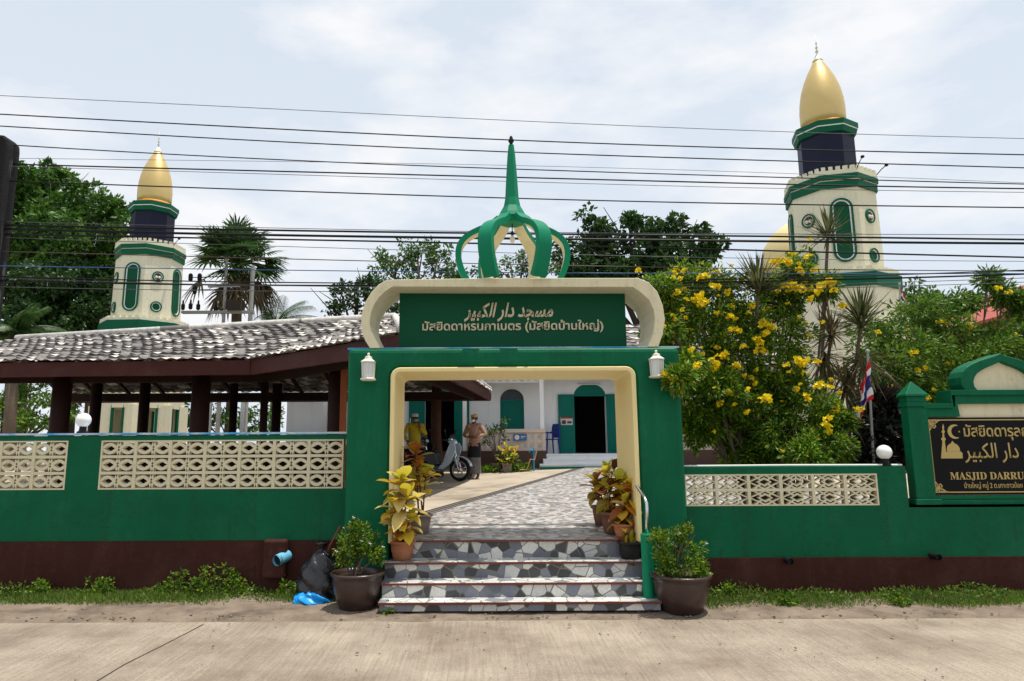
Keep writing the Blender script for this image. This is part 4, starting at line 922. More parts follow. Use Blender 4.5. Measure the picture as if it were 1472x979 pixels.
    for q in range(8):
        a = PH + R(45 * q); nx, ny = math.cos(a), math.sin(a); tx, ty = -ny, nx
        def place(b):
            vs = []
            for x, d, z in b.v:
                rr = (rb * (1.03 - .03 * (z - zt0) / (zb1 - zt0))) * ap + d; vs.append((cx + nx * rr + tx * x, YT + ny * rr + ty * x, z))
            b.v = vs; return b
        if q % 2 == 0:
            po = stadium(.27, zw0, zw1); b = MB(); b.band(po, stadium(.22, zw0 + .05, zw1 - .05), -.02, .05, True); wn = place(b).build('window_frame', 'green_trim', t)
            b = MB(); b.band(stadium(.22, zw0 + .05, zw1 - .05), stadium(.19, zw0 + .08, zw1 - .08), -.02, .03, True); place(b).build('inner_frame', 'white_paint', wn)
            b = MB(); b.prism(stadium(.19, zw0 + .08, zw1 - .08), -.02, .008); place(b).build('pane', 'green_board', wn)
        else:
            for zc_, kind in ((rc1, 'metal_steel'), (rc2, 'green_board')):
                r_o = .19
                b = MB(); b.band(arc(0, zc_, r_o, 0, 360, 20)[:-1], arc(0, zc_, r_o * .78, 0, 360, 20)[:-1], -.02, .05, True); wn = place(b).build('round_window', 'green_trim', t)
                b = MB(); b.band(arc(0, zc_, r_o * .78, 0, 360, 20)[:-1], arc(0, zc_, r_o * .66, 0, 360, 20)[:-1], -.02, .03, True); place(b).build('inner_frame', 'white_paint', wn)
                b = MB(); b.prism(arc(0, zc_, r_o * .66, 0, 360, 20)[:-1], -.02, .008); place(b).build('pane', 'green_board' if kind == 'green_board' else 'brown_base', wn)
                if kind != 'green_board':
                    for s_ in (-1, 1):
                        b = MB(); b.ball((s_ * .05, .02, zc_ - .02), .05, 10); place(b).build('loudspeaker', 'lamp_white', wn)
    for q in (1, 3, 0):                              # floodlight brackets on the gallery
        a = PH + R(22.5 + 45 * q); b = MB(); p = Vector((cx + rb * 1.05 * math.cos(a), YT + rb * 1.05 * math.sin(a), z4 + .1)); e = Vector((cx + rb * 1.28 * math.cos(a), YT + rb * 1.28 * math.sin(a), z4 + .32))
        b.tube([p, (p + e) / 2 + Vector((0, 0, .02)), e], .012, 6); b.ball(tuple(e), .05, 10, sc=(1, 1, .8)); b.build('floodlight', 'black_plastic', t)
    return t
mi = minaret('tall minaret with gold dome rising over the yellow flowered bush', None)
YLT = 23.8
dup(mi, (xx(214, 400, YLT), YLT, .6), R(12), 'minaret with gold dome seen above the pavilion roof, beside the fan palm')

# gold dome of the newer mosque
YD2 = 24.0; c = P(1154, 400, YD2); k = S(1140, 360, YD2)
t = thing('domed_hall', 'cream domed hall with large pale gold dome beside the tall minaret', 'building', (c.x, YD2, .6))
zb = zz(395, 1140, YD2 - 1.5); b = MB(); b.lathe([(1.55, .5), (1.55, zb - .6)], (c.x, YD2, 0), 8, R(-60)); b.build('wall', 'tower_cream', t)
b = MB(); b.lathe([(1.62, zb - .6), (1.62, zb - .1), (1.4, zb)], (c.x, YD2, 0), 8, R(-60)); b.build('cornice', 'green_trim', t)
zd1 = zz(318, 1140, YD2); H = zd1 - zb
b = MB(); b.lathe([(1.2, zb - .02), (1.32, zb + H * .15), (1.36, zb + H * .35), (1.25, zb + H * .6), (.95, zb + H * .8), (.5, zb + H * .94), (.1, zb + H)], (c.x, YD2, 0), 36); b.build('dome', 'gold_pale', t, smooth=True)

# red roofed house behind the shrubs
YR2 = 26
t = thing('house', 'brick house with faded red roof behind the shrubs by the sign wall', 'house', (xx(1500, 500, YR2), YR2, .6))
e0, e1 = P(1383, 468, YR2), P(1475, 428, YR2 + 2)
b = MB(); x0 = e0.x; zr_, ze_ = e1.z, e0.z
b.add([(x0, YR2 - 2, ze_), (x0, YR2 + 6, ze_), (x0 + 3.2, YR2 + 6, zr_ + .25), (x0 + 3.2, YR2 - 2, zr_ + .25), (x0 + 6.4, YR2 - 2, ze_), (x0 + 6.4, YR2 + 6, ze_)], [(0, 3, 2, 1), (3, 4, 5, 2)]); rf = b.build('roof', 'red_roof', t)
m_ = rf.modifiers.new('s', 'SOLIDIFY'); m_.thickness = .12
b = MB(); b.box(x0 + .4, x0 + 6, YR2 - 1.5, YR2 + 5.5, .5, ze_ + .05); b.prism([(x0 + .4, ze_), (x0 + 3.2, zr_ + .1), (x0 + 6, ze_)], YR2 - 1.5, YR2 - 1.3); b.build('wall', 'brick_wall', t)
b = MB(); b.box(x0 + 2, x0 + 3, YR2 - 1.53, YR2 - 1.5, 2, 3.2); b.build('window', 'navy', t)

# ============================================================ POLES AND WIRES
p = P(4, 300, 8.8); ph = zz(197, 4, 8.8)
pa_, pb_2 = P(17, 215, 8.8), P(0, 362, 8.8); dxz = (pb_2.x - pa_.x) / (pb_2.z - pa_.z); rx = lambda z: pa_.x + dxz * (z - pa_.z)
b = MB(); b.prism([(rx(-.3) - .3, -.3), (rx(ph - .08) - .28, ph - .08), (rx(ph) - .17, ph), (rx(ph) - .07, ph - .015), (rx(ph) - .012, ph - .07), (rx(ph - .17), ph - .17), (rx(-.3), -.3)], 8.7, 8.98)
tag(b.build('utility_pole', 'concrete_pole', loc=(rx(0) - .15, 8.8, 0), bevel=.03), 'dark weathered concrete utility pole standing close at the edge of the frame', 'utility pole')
YU = 32
t = thing('utility_pole', 'distant concrete utility pole carrying a transformer platform beside the fan palm', 'utility pole', (xx(322, 430, YU), YU, .5))
x = xx(323, 430, YU); zt_ = zz(373, 323, YU); zp_ = zz(447, 323, YU)
b = MB(); b.tube([(x, YU, .3), (x, YU, zt_)], [.12, .075], 8); b.build('pole', 'grey_concrete', t)
xq = xx(360, 430, YU); b = MB(); b.tube([(xq, YU, .3), (xq + .05, YU, zz(382, 360, YU))], [.15, .10], 8); b.build('pole', 'grey_concrete', t)
b = MB(); b.box(xx(262, 447, YU), xq + .2, YU - .12, YU + .12, zp_ - .12, zp_); b.box(xx(300, 400, YU), xx(345, 400, YU), YU - .06, YU + .06, zz(413, 323, YU), zz(411, 323, YU)); b.build('crossarm', 'grey_concrete', t)
for px, py in ((263, 440), (274, 439), (285, 440), (310, 443), (320, 446)):
    q = P(px, py, YU); b = MB(); b.lathe([(.04, -.2), (.10, -.14), (.10, .06), (.05, .1), (.04, .28)], (q.x, YU, q.z), 8); b.build('insulator', 'black_plastic', t)
for px, py in ((274, 399), (287, 399), (280, 417)):
    q = P(px, py, YU); b = MB(); b.lathe([(.06, -.2), (.11, -.1), (.11, .12), (.06, .2)], (q.x, YU, q.z), 8); b.tube([(q.x, YU, q.z), (x, YU, q.z + .05)], .02, 5); b.build('insulator', 'black_plastic', t)
b = MB(); q = P(338, 452, YU); b.box(q.x - .35, q.x + .35, YU - .3, YU + .3, zp_ + .0, zp_ + .5); b.lathe([(.09, zp_ + .75), (.06, zp_ + 1.1)], (q.x - .3, YU, 0), 8); b.lathe([(.09, zp_ + .75), (.06, zp_ + 1.1)], (q.x + .3, YU, 0), 8); b.build('transformer', 'bark_dark', t)

WIRES = [  # y at x=0, 736, 1472, radius (m), depth, colour
 (138, 173, 199, .0045, 6.9, 'wire_grey'), (165.5, 200, 223.5, .0085, 6.6, 'wire_black'), (182, 217.5, 242.5, .0080, 6.75, 'wire_black'),
 (207, 243, 265, .0075, 6.4, 'wire_black'), (226, 239, 262, .0030, 6.5, 'wire_grey'), (234.5, 256, 270, .0095, 6.3, 'wire_black'), (239, 261, 276, .0040, 6.35, 'wire_grey'),
 (261, 284, 299, .0085, 6.5, 'wire_black'), (319, 332.5, 338.5, .0045, 6.6, 'wire_grey'), (323, 335.5, 345, .013, 6.25, 'wire_black'), (328, 343.5, 349.5, .016, 6.2, 'wire_black'), (336, 352, 369, .011, 6.3, 'wire_black'),
 (341, 364, 375, .0040, 6.5, 'wire_grey'), (362, 379.5, 390, .0060, 6.4, 'wire_brown'), (383, 391, 394, .0060, 6.3, 'wire_blue'),
 (397.5, 406, 389, .0080, 6.15, 'wire_black'), (403, 410, 394, .0110, 6.2, 'wire_black'), (399, 414, 399, .0045, 6.25, 'wire_grey'), (412, 420, 405, .0045, 6.45, 'wire_grey')]
ORD = ['first', 'second', 'third', 'fourth', 'fifth', 'sixth', 'seventh', 'eighth', 'ninth', 'tenth', 'eleventh', 'twelfth', 'thirteenth', 'fourteenth', 'fifteenth', 'sixteenth', 'seventeenth', 'eighteenth', 'nineteenth']
for i, (ya, yb, yc, r, Y, mt) in enumerate(WIRES):
    Y = 8.85 + (Y - 6.4) * .15; r *= 1.0; pa, pb, pc = P(0, ya, Y), P(736, yb, Y), P(1472, yc, Y)
    co = np.polyfit([pa.x, pb.x, pc.x], [pa.z, pb.z, pc.z], 2); pts = []
    sl = lambda x: np.polyval(co, x)
    for j in range(61):
        x_ = -15 + j * .5
        xc_ = max(-7.5, min(7.5, x_)); z = sl(xc_) + (2 * co[0] * xc_ + co[1]) * (x_ - xc_)
        pts.append((x_, Y + .03 * math.sin(x_ * .4 + i), z))
    b = MB(); b.tube(pts, r, 6)
    ob = b.build('overhead_cable', mt, loc=(0, Y, pb.z))
    col = {'wire_black': 'black', 'wire_grey': 'thin grey', 'wire_brown': 'thin brownish', 'wire_blue': 'thin bluish'}[mt]
    tag(ob, f'{"thick " if r > .0105 else ""}{col} overhead cable, {ORD[i]} from the top where cables cross the gateway crown', 'cable', 'overhead cables crossing above the gateway')

# ============================================================ TREES
def tree(name, label, base, blobs, lmat, bark='bark', tr=.16, L=.32, W=.16, dens=2600, cat='tree', group=None, limbs=True, shell=.5, droop=.3):
    t = thing(name, label, cat, base, group)
    bx, by, bz = base
    b = MB(); cs = [Vector(c) for c, r in blobs]; m_ = sum(cs, Vector()) / len(cs); lo = min(c.z - r * .6 for c, (_, r) in zip(cs, blobs))
    fork = Vector((bx + (m_.x - bx) * .4, by, bz + max(.3, (lo - bz) * .75)))
    b.tube([(bx, by, bz - .1), ((bx + fork.x) / 2 + tr * .4, by, (bz + fork.z) / 2), fork], [tr * 1.25, tr, tr * .85], 9)
    for c in cs:
        j = lambda s: Vector((rnd(-s, s), rnd(-s, s), rnd(-s, s)))
        mid = fork.lerp(c, .5) + j(tr) + Vector((0, 0, .1))
        b.tube([fork, mid, c], [tr * .55, tr * .35, tr * .14], 6)
        for q in range(3): e = c + j(1) * 1.0 * tr * 5; b.tube([mid.lerp(c, .5), e], [tr * .2, tr * .05], 5)
    b.build('trunk', bark, t, smooth=True)
    pts, dr = [], []
    for (c, r) in blobs:
        ns = max(5, int(9 * (r / max(.01, L * 3)) ** .5))
        for q in range(ns):                      # clumps inside each lobe leave gaps between them
            d = Vector((rnd(-1, 1), rnd(-1, 1), rnd(-.8, 1))); d.normalize(); cc = Vector(c) + d * r * rnd(.35, .95)
            p_, d_ = blob(tuple(cc), r * rnd(.28, .48), int(dens * r * r / ns / L / L * .012) + 8, .35, (1, 1, .8)); pts.append(p_); dr.append(d_)
    leaves('crown', lmat, t, np.concatenate(pts), L, W, np.concatenate(dr), droop, .7)
    return t
random.seed(21)
pb_ = lambda L, Y: [((lambda p: (p.x, p.y, p.z))(P(x, y, Y + dy)), r * S(x, y, Y)) for x, y, r, dy in L]
gt = 'trees behind the mosque grounds'
tree('broadleaf_tree', 'tall leafy tree behind the pavilion, next to the utility pole at the frame edge', (xx(40, 500, 28), 28, .5), pb_([(40, 275, 42, 0), (85, 265, 36, 1), (20, 320, 50, 0), (70, 325, 50, -1), (110, 300, 40, 0), (30, 375, 45, 0), (-25, 300, 50, 1), (75, 370, 46, 0), (-20, 370, 46, 0), (50, 300, 46, 1)], 28), 'leaf_tree', tr=.2, L=0.252, W=0.136, dens=5200, group=gt)
tree('broadleaf_tree', 'leafy tree touching the minaret shaft above the pavilion roof', (xx(135, 500, 27), 27, .5), pb_([(150, 300, 26, 0), (176, 300, 20, 0), (130, 335, 42, 1), (160, 350, 40, 0), (100, 350, 40, -1), (145, 395, 42, 0), (105, 395, 42, 0), (170, 385, 34, 1)], 27), 'leaf_tree', tr=.17, L=0.240, W=0.124, dens=5200, group=gt)
tree('understorey_tree', 'dark shaded slim-stemmed tree low behind the pavilion roof near the frame edge', (xx(15, 500, 25), 25, .5), pb_([(10, 420, 46, 0), (45, 440, 46, 1), (-30, 430, 46, 0), (70, 410, 40, 0), (20, 470, 50, 0), (70, 470, 46, 0)], 25), 'leaf_dark', 'bark_dark', tr=.12, L=0.210, W=0.099, dens=3960, group=gt)
tree('understorey_tree', 'dark shaded slim-stemmed tree low behind the pavilion roof beside the minaret', (xx(110, 500, 26), 26, .5), pb_([(105, 440, 44, 0), (140, 450, 44, 0), (75, 455, 40, 1), (120, 405, 40, 0), (110, 480, 46, 0), (150, 480, 40, 0), (160, 420, 36, 0)], 26), 'leaf_dark', 'bark_dark', tr=.12, L=0.210, W=0.099, dens=3960, group=gt)
tree('dense_tree', 'dense dark evergreen tree between the gateway crown and the yellow flowered bush', (xx(930, 500, 42), 42, .5), pb_([(855, 335, 36, 0), (905, 325, 30, 0), (950, 330, 34, 0), (990, 345, 36, 0), (1020, 352, 24, 0), (830, 370, 38, 0), (890, 370, 40, 0), (945, 375, 40, 0), (995, 385, 36, 0), (850, 410, 34, 0), (920, 415, 40, 0), (820, 400, 28, 0), (980, 420, 32, 0)], 42), 'leaf_dark', 'bark_dark', tr=.4, L=0.372, W=0.248, dens=3720, group=gt)
tree('airy_tree', 'airy pale tree with thin branches rising behind the cream sign surround', (xx(600, 500, 40), 40, .5), pb_([(560, 378, 24, 0), (600, 365, 26, 0), (630, 365, 22, 0), (545, 405, 24, 0), (590, 400, 30, 0), (635, 395, 24, 0), (655, 400, 20, 0)], 40), 'leaf_tree', tr=.3, L=0.270, W=0.124, dens=2400, group=gt)
tree('dense_tree', 'small dark tree just over the pavilion ridge beside the cream sign surround', (xx(500, 500, 38), 38, .5), pb_([(490, 420, 20, 0), (515, 430, 24, 0), (480, 445, 18, 0), (530, 410, 18, 0), (550, 440, 26, 0), (590, 445, 26, 0)], 38), 'leaf_dark', 'bark_dark', tr=.25, L=0.270, W=0.136, dens=2160, group=gt)
tree('airy_tree', 'sparse tree seen through the openwork of the gateway crown', (xx(745, 500, 40), 40, .5), pb_([(735, 382, 20, 0), (752, 372, 16, 0), (765, 390, 18, 0), (715, 394, 16, 0), (690, 392, 14, 0), (790, 385, 14, 0)], 40), 'leaf_tree', tr=.25, L=0.252, W=0.124, dens=1020, group=gt)
tree('broadleaf_tree', 'bushy green tree beyond the shrubs, behind the distant flag', (xx(1300, 500, 30), 30, .5), pb_([(1275, 440, 26, 0), (1310, 428, 28, 0), (1340, 434, 22, 0), (1290, 470, 30, 0), (1335, 465, 30, 0)], 30), 'leaf_tree', tr=.25, L=0.252, W=0.124, dens=2520, group=gt)
tree('airy_tree', 'sunlit shrub glimpsed under the pavilion roof near the frame edge', (xx(40, 600, 24), 24, .6), pb_([(20, 590, 36, 0), (60, 595, 34, 0), (100, 600, 24, 1), (-20, 590, 30, 0), (120, 570, 20, 3), (45, 560, 26, 1)], 24), 'leaf_shrub', tr=.1, L=0.180, W=0.087, dens=2520, cat='shrub')
tree('airy_tree', 'distant greenery glimpsed between the pavilion posts beside white veranda posts', (xx(330, 600, 33), 33, .6), pb_([(310, 600, 26, 0), (350, 605, 30, 0), (385, 600, 26, 0), (270, 600, 26, 0)], 33), 'leaf_tree', tr=.1, L=0.210, W=0.099, dens=2160, cat='shrub')

# fan palm
def fan_palm(label, px, pyc, Y, rpx):
    c = P(px, pyc, Y); k = S(px, pyc, Y); rr = rpx * k
    t = thing('fan_palm', label, 'palm', (c.x, Y, .5))
    b = MB(); b.tube([(c.x, Y, .3), (c.x + .1, Y, c.z * .6), (c.x, Y, c.z - rr * .3)], [.30, .24, .27], 12); b.build('trunk', 'bark', t, smooth=True)
    for nm, mt, n, e0, e1, lr in (('fan_leaves', 'leaf_palm', 60, -30, 88, (.40, .72)), ('dry_leaves', 'leaf_palm_dry', 16, -72, -30, (.5, .9))):
        b = MB()
        for i in range(n):
            el_ = R(rnd(e0, e1)); az_ = rnd(0, 2 * math.pi); d = Vector((math.cos(az_) * math.cos(el_), math.sin(az_) * math.cos(el_), math.sin(el_)))
            o = Vector((c.x, Y, c.z - rr * .25)); e = o + d * rr * rnd(*lr)
            b.tube([o, o.lerp(e, .6) + Vector((0, 0, .1)), e], [.05, .035, .025], 5)
            sd_ = d.cross(Vector((rnd(-.3, .3), rnd(-.3, .3), 1))).normalized(); nb = 15
            for q in range(nb):
                a = R(-105 + 210 * q / (nb - 1)); dd = (d * math.cos(a) + sd_ * math.sin(a)).normalized()
                b.blade(e, dd, sd_ if abs(a) < 1 else d, rr * rnd(.40, .55), rr * .05, .25 if nm == 'fan_leaves' else .6, 3, fold=.3)
        b.build(nm, mt, t)
    return t
fan_palm('tall fan palm with drooping dry leaves between the minaret and the gateway', 343, 362, 34, 68)
def coconut(label, px, py, Y, L_, n, spread=(0, 360), trunk=True):
    c = P(px, py, Y); t = thing('coconut_palm', label, 'palm', (c.x, Y, .5), 'feathery palms behind the pavilion')
    b = MB(); b.tube([(c.x + .2, Y, .3), (c.x, Y, c.z)], [.2, .14], 9); b.build('trunk', 'bark', t, smooth=True)
    b = MB()
    for i in range(n):
        az_ = R(spread[0] + (spread[1] - spread[0]) * (i + rnd(0, .6)) / n); el_ = R(rnd(20, 75)); h = Vector((math.cos(az_), math.sin(az_), 0)); pts = []
        for q in range(9):
            s_ = q / 8; pts.append(Vector((c.x, Y, c.z)) + h * (L_ * s_ * math.cos(el_) + L_ * .2 * s_ * s_) + Vector((0, 0, L_ * (s_ * math.sin(el_) - .75 * s_ * s_ * math.cos(el_) - .1 * s_))))
        b.tube(pts, [.03 * (1 - .8 * q / 8) for q in range(9)], 4)
        for q in range(1, 34):
            s_ = q / 34 * 7.99; i0 = int(s_); p = pts[i0].lerp(pts[i0 + 1], s_ - i0); tg = (pts[i0 + 1] - pts[i0]).normalized(); sd_ = tg.cross(Vector((0, 0, 1))).normalized()
            for s2 in (-1, 1): b.blade(p, sd_ * s2 + tg * .6 + Vector((0, 0, -.25)), tg, L_ * .28 * (1 - .55 * q / 34), .05, .5, 2)
    b.build('fronds', 'leaf_palm', t); return t
coconut('feathery palm peeking over the pavilion roof near the frame edge', 22, 480, 21, 1.6, 13)
coconut('small feathery palm peeking over the pavilion ridge beside the fan palm', 395, 468, 36, 3.0, 11)

# ============================================================ SHRUBS BEHIND THE WALL
random.seed(33)
def bush(name, label, base, blobs, flowers, lmat='leaf_bush', L=.072, W=.026, dens=1.3, cat='bush', stems=6, tr=.035, nflow_rand=0, shell=.35):
    t = thing(name, label, cat, base)
    bx, by, bz = base; b = MB()
    for i, (c, r) in enumerate(blobs):
        if c[1] < by - 1.1: continue
        o = Vector((bx + rnd(-.25, .25), by + rnd(-.15, .15), bz - .1)); c = Vector(c)
        mid = o.lerp(c, .5) + Vector((rnd(-.1, .1), rnd(-.1, .1), .15))
        b.tube([o, o.lerp(mid, .5) + Vector((rnd(-.05, .05), 0, .05)), mid, c], [tr, tr * .85, tr * .6, tr * .25], 7)
        for q in range(4):
            e = c + Vector((rnd(-1, 1), rnd(-1, 1), rnd(-.4, 1))) * r * .85; b.tube([mid.lerp(c, .6), e], [tr * .3, tr * .08], 4)
    b.build('stems', 'bark', t, smooth=True)
    pts, dr = [], []; tips = []
    for c, r in blobs:
        ns = int(14 + 130 * r * r)
        for q in range(ns):                     # sprays of leaves
            d = Vector((rnd(-1, 1), rnd(-1, 1), rnd(-.7, 1))).normalized(); a = Vector(c) + d * r * rnd(.35, 1.05); tips.append((a, d))
            n = int(62 * dens); p_, d_ = blob(tuple(a), .14 * (L / .085) ** .7, n, .2, (1, 1, .9)); pts.append(p_); dr.append(d_ + np.array(d) * .6)
    leaves('foliage', lmat, t, np.concatenate(pts), L, W, np.concatenate(dr), .45, .5)
    if flowers or nflow_rand:
        protos = []
        for v in range(4):
            ob = None; fb = MB()
            for q in range(7 + 3 * v):
                o = Vector((rnd(-1, 1), rnd(-1, 1), rnd(-.6, .8))) * .042; d = (Vector((rnd(-1, 1), rnd(-1.4, .5), rnd(-.3, 1)))).normalized(); s1 = d.orthogonal().normalized(); s2 = d.cross(s1)
                for k_ in range(5):
                    a = 2 * math.pi * k_ / 5; e = s1 * math.cos(a) + s2 * math.sin(a); fb.blade(o, e + d * .7, d.cross(e), .034, .026, 0, 2, fold=.1, shape=lambda t_: .5 + .5 * math.sin(math.pi * t_ * .9))
            if v == 0: ob = fb.build('blossom_cluster', 'petal_yellow', t, local=True)
            else: ob = fb.build('blossom_cluster', 'petal_yellow', t, local=True)
            protos.append(ob)
        spots = []
        for (px, py, Y, s_) in flowers: spots.append((P(px, py, Y + .45), s_))
        for i in range(nflow_rand):
            a, d = random.choice(tips)
            for _ in range(6):
                if a.y < by + .1 and (a.z > bz + 1.5 or rnd(0, 1) < .25) and a.x < bx + .9: break
                a, d = random.choice(tips)
            if a.y < by + .5: spots.append((a + d * .12 + Vector((0, -.08, .05)), rnd(.3, .85)))
        used = set()
        for i, (p, s_) in enumerate(spots):
            pr = protos[i % 4]; o = pr if i < 4 else pr.copy()
            if i >= 4: C.objects.link(o); o.parent = t
            o.location = p - wl(t); o.rotation_euler = (rnd(-.4, .4), rnd(-.4, .4), rnd(0, 6)); o.scale = (s_ * .9,) * 3
    return t
BB = lambda L: [((lambda p: (p.x, p.y, p.z))(P(x, y, Y + .45)), r * S(x, y, Y + .45)) for x, y, r, Y in L]
base = P(1105, 668, 9.35)
bush('flowering_bush', 'large bush full of yellow trumpet flowers spilling over the diamond block wall', (base.x, 9.35, .62), BB([
 (985, 415, 42, 8.8), (1030, 425, 36, 8.9), (962, 455, 40, 8.5), (1010, 475, 50, 8.7), (968, 520, 42, 8.4), (1075, 462, 40, 8.9), (1055, 520, 52, 8.7), (1120, 500, 46, 8.8), (1130, 440, 34, 9.0), (1148, 395, 30, 9.0),
 (1115, 415, 20, 9.0), (1185, 412, 22, 9.0), (975, 570, 38, 8.4), (1030, 580, 48, 8.5), (1095, 575, 48, 8.7), (1140, 560, 40, 8.7), (1005, 620, 28, 8.5), (1170, 610, 42, 8.4), (1120, 630, 40, 8.5), (1190, 640, 34, 8.2), (1160, 655, 24, 8.0), (1205, 610, 22, 8.4), (1060, 615, 34, 8.8), (948, 420, 24, 8.2), (955, 470, 24, 8.1), (976, 545, 15, 6.98), (992, 525, 16, 7.4), (1005, 610, 34, 8.5), (1060, 650, 26, 8.7), (1095, 655, 26, 8.6), (1030, 560, 36, 8.3), (1200, 655, 22, 8.3)]),
 [(1012, 400, 8.3, 1.5), (1028, 412, 8.3, 1.3), (1003, 428, 8.2, 1.6), (1010, 436, 8.2, 1.3), (985, 390, 8.4, 1.0), (1032, 392, 8.5, 1.0), (968, 457, 8.0, 1.0), (955, 430, 8.3, .9), (1112, 380, 8.6, 1.5), (1122, 374, 8.6, 1.3), (1135, 378, 8.6, 1.4), (1150, 390, 8.6, 1.1), (1163, 370, 8.6, 1.1), (1172, 388, 8.6, 1.0), (1140, 412, 8.5, 1.3), (1150, 416, 8.5, 1.2), (1128, 412, 8.5, 1.1), (1185, 410, 8.5, 1.6), (1195, 405, 8.5, 1.4), (1176, 420, 8.5, 1.2), (1200, 418, 8.5, 1.0), (1210, 440, 8.4, 1.1), (1165, 430, 8.5, 1.0), (1047, 420, 8.4, .9), (1050, 442, 8.4, 1.0), (1030, 450, 8.3, .8), (1060, 475, 8.3, 1.2), (1048, 455, 8.3, 1.0), (1098, 465, 8.4, 1.4), (1106, 470, 8.4, 1.2), (1090, 492, 8.3, 1.4), (1100, 480, 8.3, 1.0), (1070, 500, 8.2, 1.0), (1040, 510, 8.2, 1.5), (1028, 528, 8.1, 1.3), (1024, 520, 8.1, 1.0), (957, 543, 6.95, 1.2), (967, 548, 6.95, 1.1), (978, 549, 6.95, 1.1), (1047, 565, 8.1, 1.0), (1094, 505, 8.3, 1.4), (1130, 525, 8.3, .9), (1155, 521, 8.2, 1.4), (1146, 518, 8.2, 1.0), (1104, 574, 8.1, 1.5), (1098, 572, 8.1, 1.0), (1160, 572, 8.1, 1.1), (1178, 555, 8.1, 1.2), (1193, 603, 7.9, 1.3), (1188, 612, 7.9, 1.1), (1190, 620, 7.9, .9), (1080, 440, 8.5, .9), (918, 389, 8.6, .9), (1175, 520, 8.3, .9)],
 nflow_rand=240)
base = P(1390, 600, 10.65)
bush('flowering_shrub', 'spreading light green shrub with few yellow flowers rising behind the arched sign wall', (base.x, 10.65, .62), BB([
 (1262, 490, 34, 9.9), (1275, 530, 38, 9.6), (1310, 470, 40, 10.3), (1320, 520, 46, 9.8), (1350, 450, 32, 10.4), (1365, 495, 44, 10.1), (1392, 436, 12, 10.3), (1440, 424, 14, 10.5), (1455, 435, 14, 10.5), (1420, 490, 30, 10.3), (1455, 500, 36, 10.2), (1420, 520, 42, 10.0), (1478, 452, 22, 10.5), (1380, 540, 36, 9.8), (1330, 565, 34, 9.7), (1515, 470, 40, 10.3), (1500, 520, 40, 10.1), (1290, 560, 30, 9.6), (1420, 402, 9, 10.4)]),
 [(1350, 462, 9.9, 1.0), (1358, 463, 9.9, .9), (1394, 470, 9.9, 1.0), (1315, 508, 9.4, 1.1), (1366, 522, 9.6, 1.0), (1330, 530, 9.4, 1.0), (1318, 533, 9.4, .9), (1436, 415, 10.1, 1.0), (1450, 420, 10.1, 1.0), (1460, 482, 9.9, .9), (1262, 478, 9.5, .8), (1280, 556, 9.3, .8), (1340, 560, 9.4, .9), (1333, 572, 9.3, .9)], 'leaf_shrub', L=.10, W=.036, dens=.62, cat='shrub', tr=.03)
base = P(1275, 655, 9.2)
bush('purple_shrub', 'dark purple leaved shrub beside the sign wall post and white globe lamp', (base.x, 9.25, .62), BB([(1262, 585, 22, 8.8), (1285, 600, 24, 8.7), (1268, 620, 24, 8.6), (1290, 640, 22, 8.7), (1258, 650, 20, 8.8), (1240, 660, 18, 8.5)]), [], 'leaf_purple', L=.12, W=.055, dens=.6, cat='shrub', tr=.02)

def dracaena(label, head, Y, L_, n=70, mt='leaf_drac', el_rng=(-25, 88), trunk_to=650, lean=0, extra=()):
    Y += .45; h = P(head[0], head[1], Y); bx = h.x + lean; t = thing('dracaena', label, 'dracaena', (bx, Y, .62), 'spiky dracaenas among the bushes')
    b = MB(); b.tube([(bx, Y + .65, .5), (bx + (h.x - bx) * .3 + .03, Y + .6, .62 + (h.z - .62) * .5), (h.x, Y, h.z)], [.035, .028, .022], 8); b.build('trunk', 'bark', t, smooth=True)
    def ros(c, nm, mt_, n_, rng):
        b = MB()
        for i in range(n_):
            el_ = R(rnd(*rng)); az_ = rnd(0, 6.283); d = Vector((math.cos(az_) * math.cos(el_), math.sin(az_) * math.cos(el_), math.sin(el_)))
            b.blade(c + Vector((0, 0, rnd(-.1, .05))), d, d.cross(Vector((0, 0, 1))) + Vector((.001, 0, 0)), L_ * rnd(.75, 1.1), .034, rnd(.02, .22), 4, fold=.35, shape=lambda t_: min(1, t_ * 4 + .5) * (1 - t_) ** .55 if t_ < 1 else 0)
        b.build(nm, mt_, t)
    ros(h, 'leaf_rosette', mt, n, el_rng)
    for e in extra: ros(P(e[0], e[1], Y), 'dry_leaf_skirt', 'leaf_drac_dry', e[2], (-80, 15))
    return t
dracaena('tallest spiky dracaena standing on a bare thin trunk in front of the tall minaret', (1190, 338), 9.2, .55, 90, el_rng=(-15, 88))
dracaena('spiky dracaena rosette poking out of the yellow flowers before the gold dome', (1090, 415), 8.45, .60, 130, el_rng=(0, 88))
dracaena('spiky dracaena beside the minaret base above the shrub with a dry skirt', (1238, 462), 8.7, .62, 120, el_rng=(0, 88), extra=((1238, 510, 50),))
dracaena('browned dracaena with dense dry drooping leaves amid the flowering bush', (1195, 480), 8.9, .55, 80, 'leaf_drac_dry', (-30, 80), extra=((1185, 510, 60), (1215, 530, 60)))
dracaena('half dry dracaena low between the flowering bush and drooping flag', (1215, 555), 8.6, .48, 50, 'leaf_drac_dry', (-60, 75), extra=((1215, 590, 40),))

